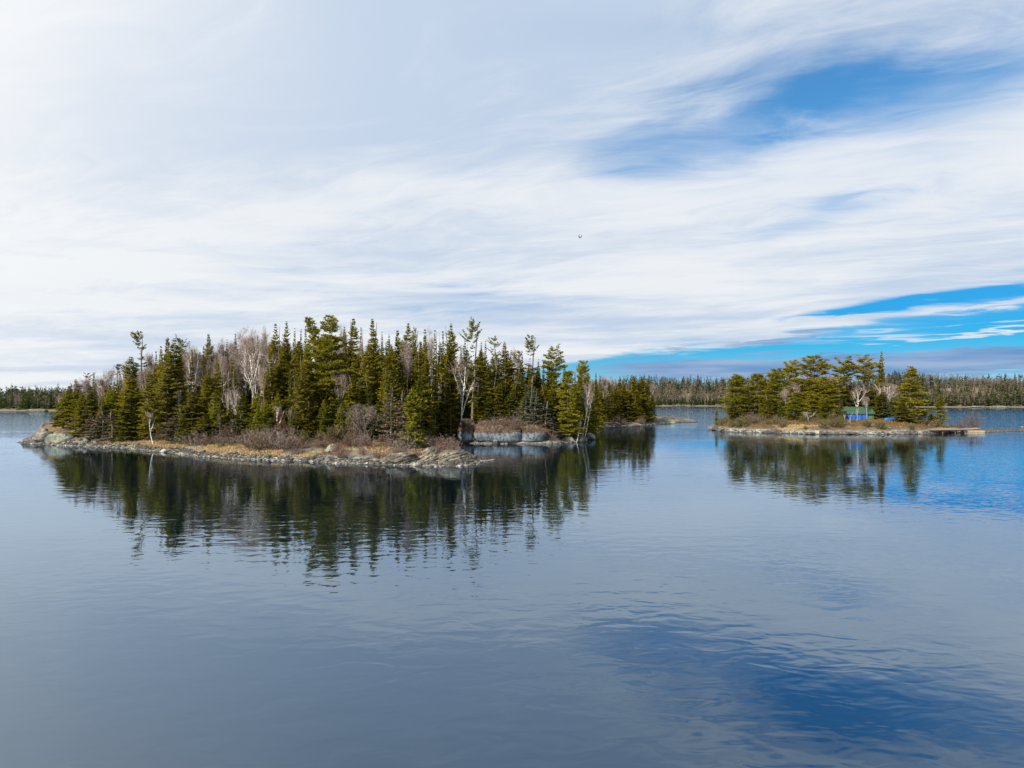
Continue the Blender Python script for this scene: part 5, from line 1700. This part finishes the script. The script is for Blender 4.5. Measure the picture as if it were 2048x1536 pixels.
M['far_twig'] = twig_mat('far_bare_crowns', (0.058, 0.046, 0.038), (0.13, 0.106, 0.09))
M['far_trunk'] = twig_mat('far_pale_trunks', (0.10, 0.085, 0.075), (0.20, 0.175, 0.155))
M['needle_far'] = foliage_mat('far_conifer_needles', (0.022, 0.036, 0.014), (0.045, 0.062, 0.022), (0.085, 0.098, 0.032))
far_bare('bare_far_wood', [(3600, (40, 660), (4, 175), (5, 14), 41), (900, (-520, -180), (4, 110), (8, 12), 42), (500, (-180, 40), (4, 90), (8, 12), 43)],
         'pale leafless wood covering the far shore')
far_conifers('evergreen_far_wood', [(1700, (40, 660), (3, 50), (5, 13), 44), (1500, (40, 660), (30, 170), (7, 13), 45), (1500, (-520, -180), (3, 110), (8, 14), 46),
                                    (420, (40, 660), (140, 185), (8, 13), 47), (300, (-180, 40), (3, 90), (8, 13), 48)], 'dark evergreens scattered through the far shore wood')
# evergreens that stand clear against the sky along the far ridge
farp = []
for i in range(5):
    sd = 1500 + i
    tr, _ = trunk_mesh('trunk', 14, 0.22, M['bark_spruce'], sd, top=0.95)
    if i < 3:
        nd, lm = pine_mesh('crown', mat=M['needle_far'], seed=sd, H=14, R=2.6, z0=0.5 if i else 0.3, kind='flat' if i else 'broad', nl=22)
        farp.append(('pine_tree', [('trunk', tr), ('limbs', lm), ('crown', nd)]))
    else:
        farp.append(('spruce_tree', [('trunk', tr), ('crown', conifer_mesh('crown', M['needle_far'], sd, H=14, R=1.7, prof='cone', step=0.5, nb=5, fill=0.6, tip=1.8))]))
rf = np.random.RandomState(9)
sky_px = list(np.concatenate([rf.uniform(2, 118, 12), rf.uniform(1160, 2046, 62)])) + [1237, 1330, 1350, 1862, 1874, 1909, 1918, 1932, 2030, 2040]
for i, px in enumerate(sky_px):
    left = px < 300
    for it in range(3):
        Yg = rf.uniform(495, 530) if left else rf.uniform(790, 850)
        X = X_at(px, Yg)
        d = Yg - float(far_shore_y(X))
        if d > 20: break
    kn, parts = farp[rf.randint(5)]
    o = link(kn, None, None, (X, Yg, float(h_far(X, Yg)) - 0.3))
    for pn, me in parts: link(pn, me, o)
    s = rf.uniform(0.62, 1.12)
    o.scale = (s * 1.25, s * 1.25, s); o.rotation_euler = (0, 0, rf.uniform(0, 6.28))
    where = 'low ridge of the far shore beyond the bluff' if left else 'long ridge of the far shore beyond the islet'
    tag(o, f"{'dark pine' if kn == 'pine_tree' else 'dark spruce'} against the sky on the {where}", 'tree', f'evergreens on the {where}')
# pale rocks and sand at the far waterline
for i, (px, w_, lab) in enumerate([(1356, 9.0, 'pale rock with dry grass at the far waterline across the channel'), (1995, 14.0, 'sandy ledge at the far waterline past the islet'),
                                   (1955, 8.0, 'short pale ledge on the far waterline beside the sandy ledge'), (75, 7.0, 'pale ledge at the foot of the wooded far shore beyond the bluff')]):
    Yg = 425.0 if px < 300 else 600.0
    for _ in range(6): Yg = float(far_shore_y(X_at(px, Yg)))
    rock('rock_outcrop', 500 + i, X_at(px, Yg - 1), Yg - 1, 0.3, (w_, 3.0, 1.3), M['timber'] if False else M['rock_striped'], lab, sub=3)
X = X_at(2046, 178); rock('boulder', 510, X, 178, 0.0, (1.1, 0.9, 0.5), M['rock_grey'], 'lone pale boulder in the water past the stony spit', 'boulder', sub=3)
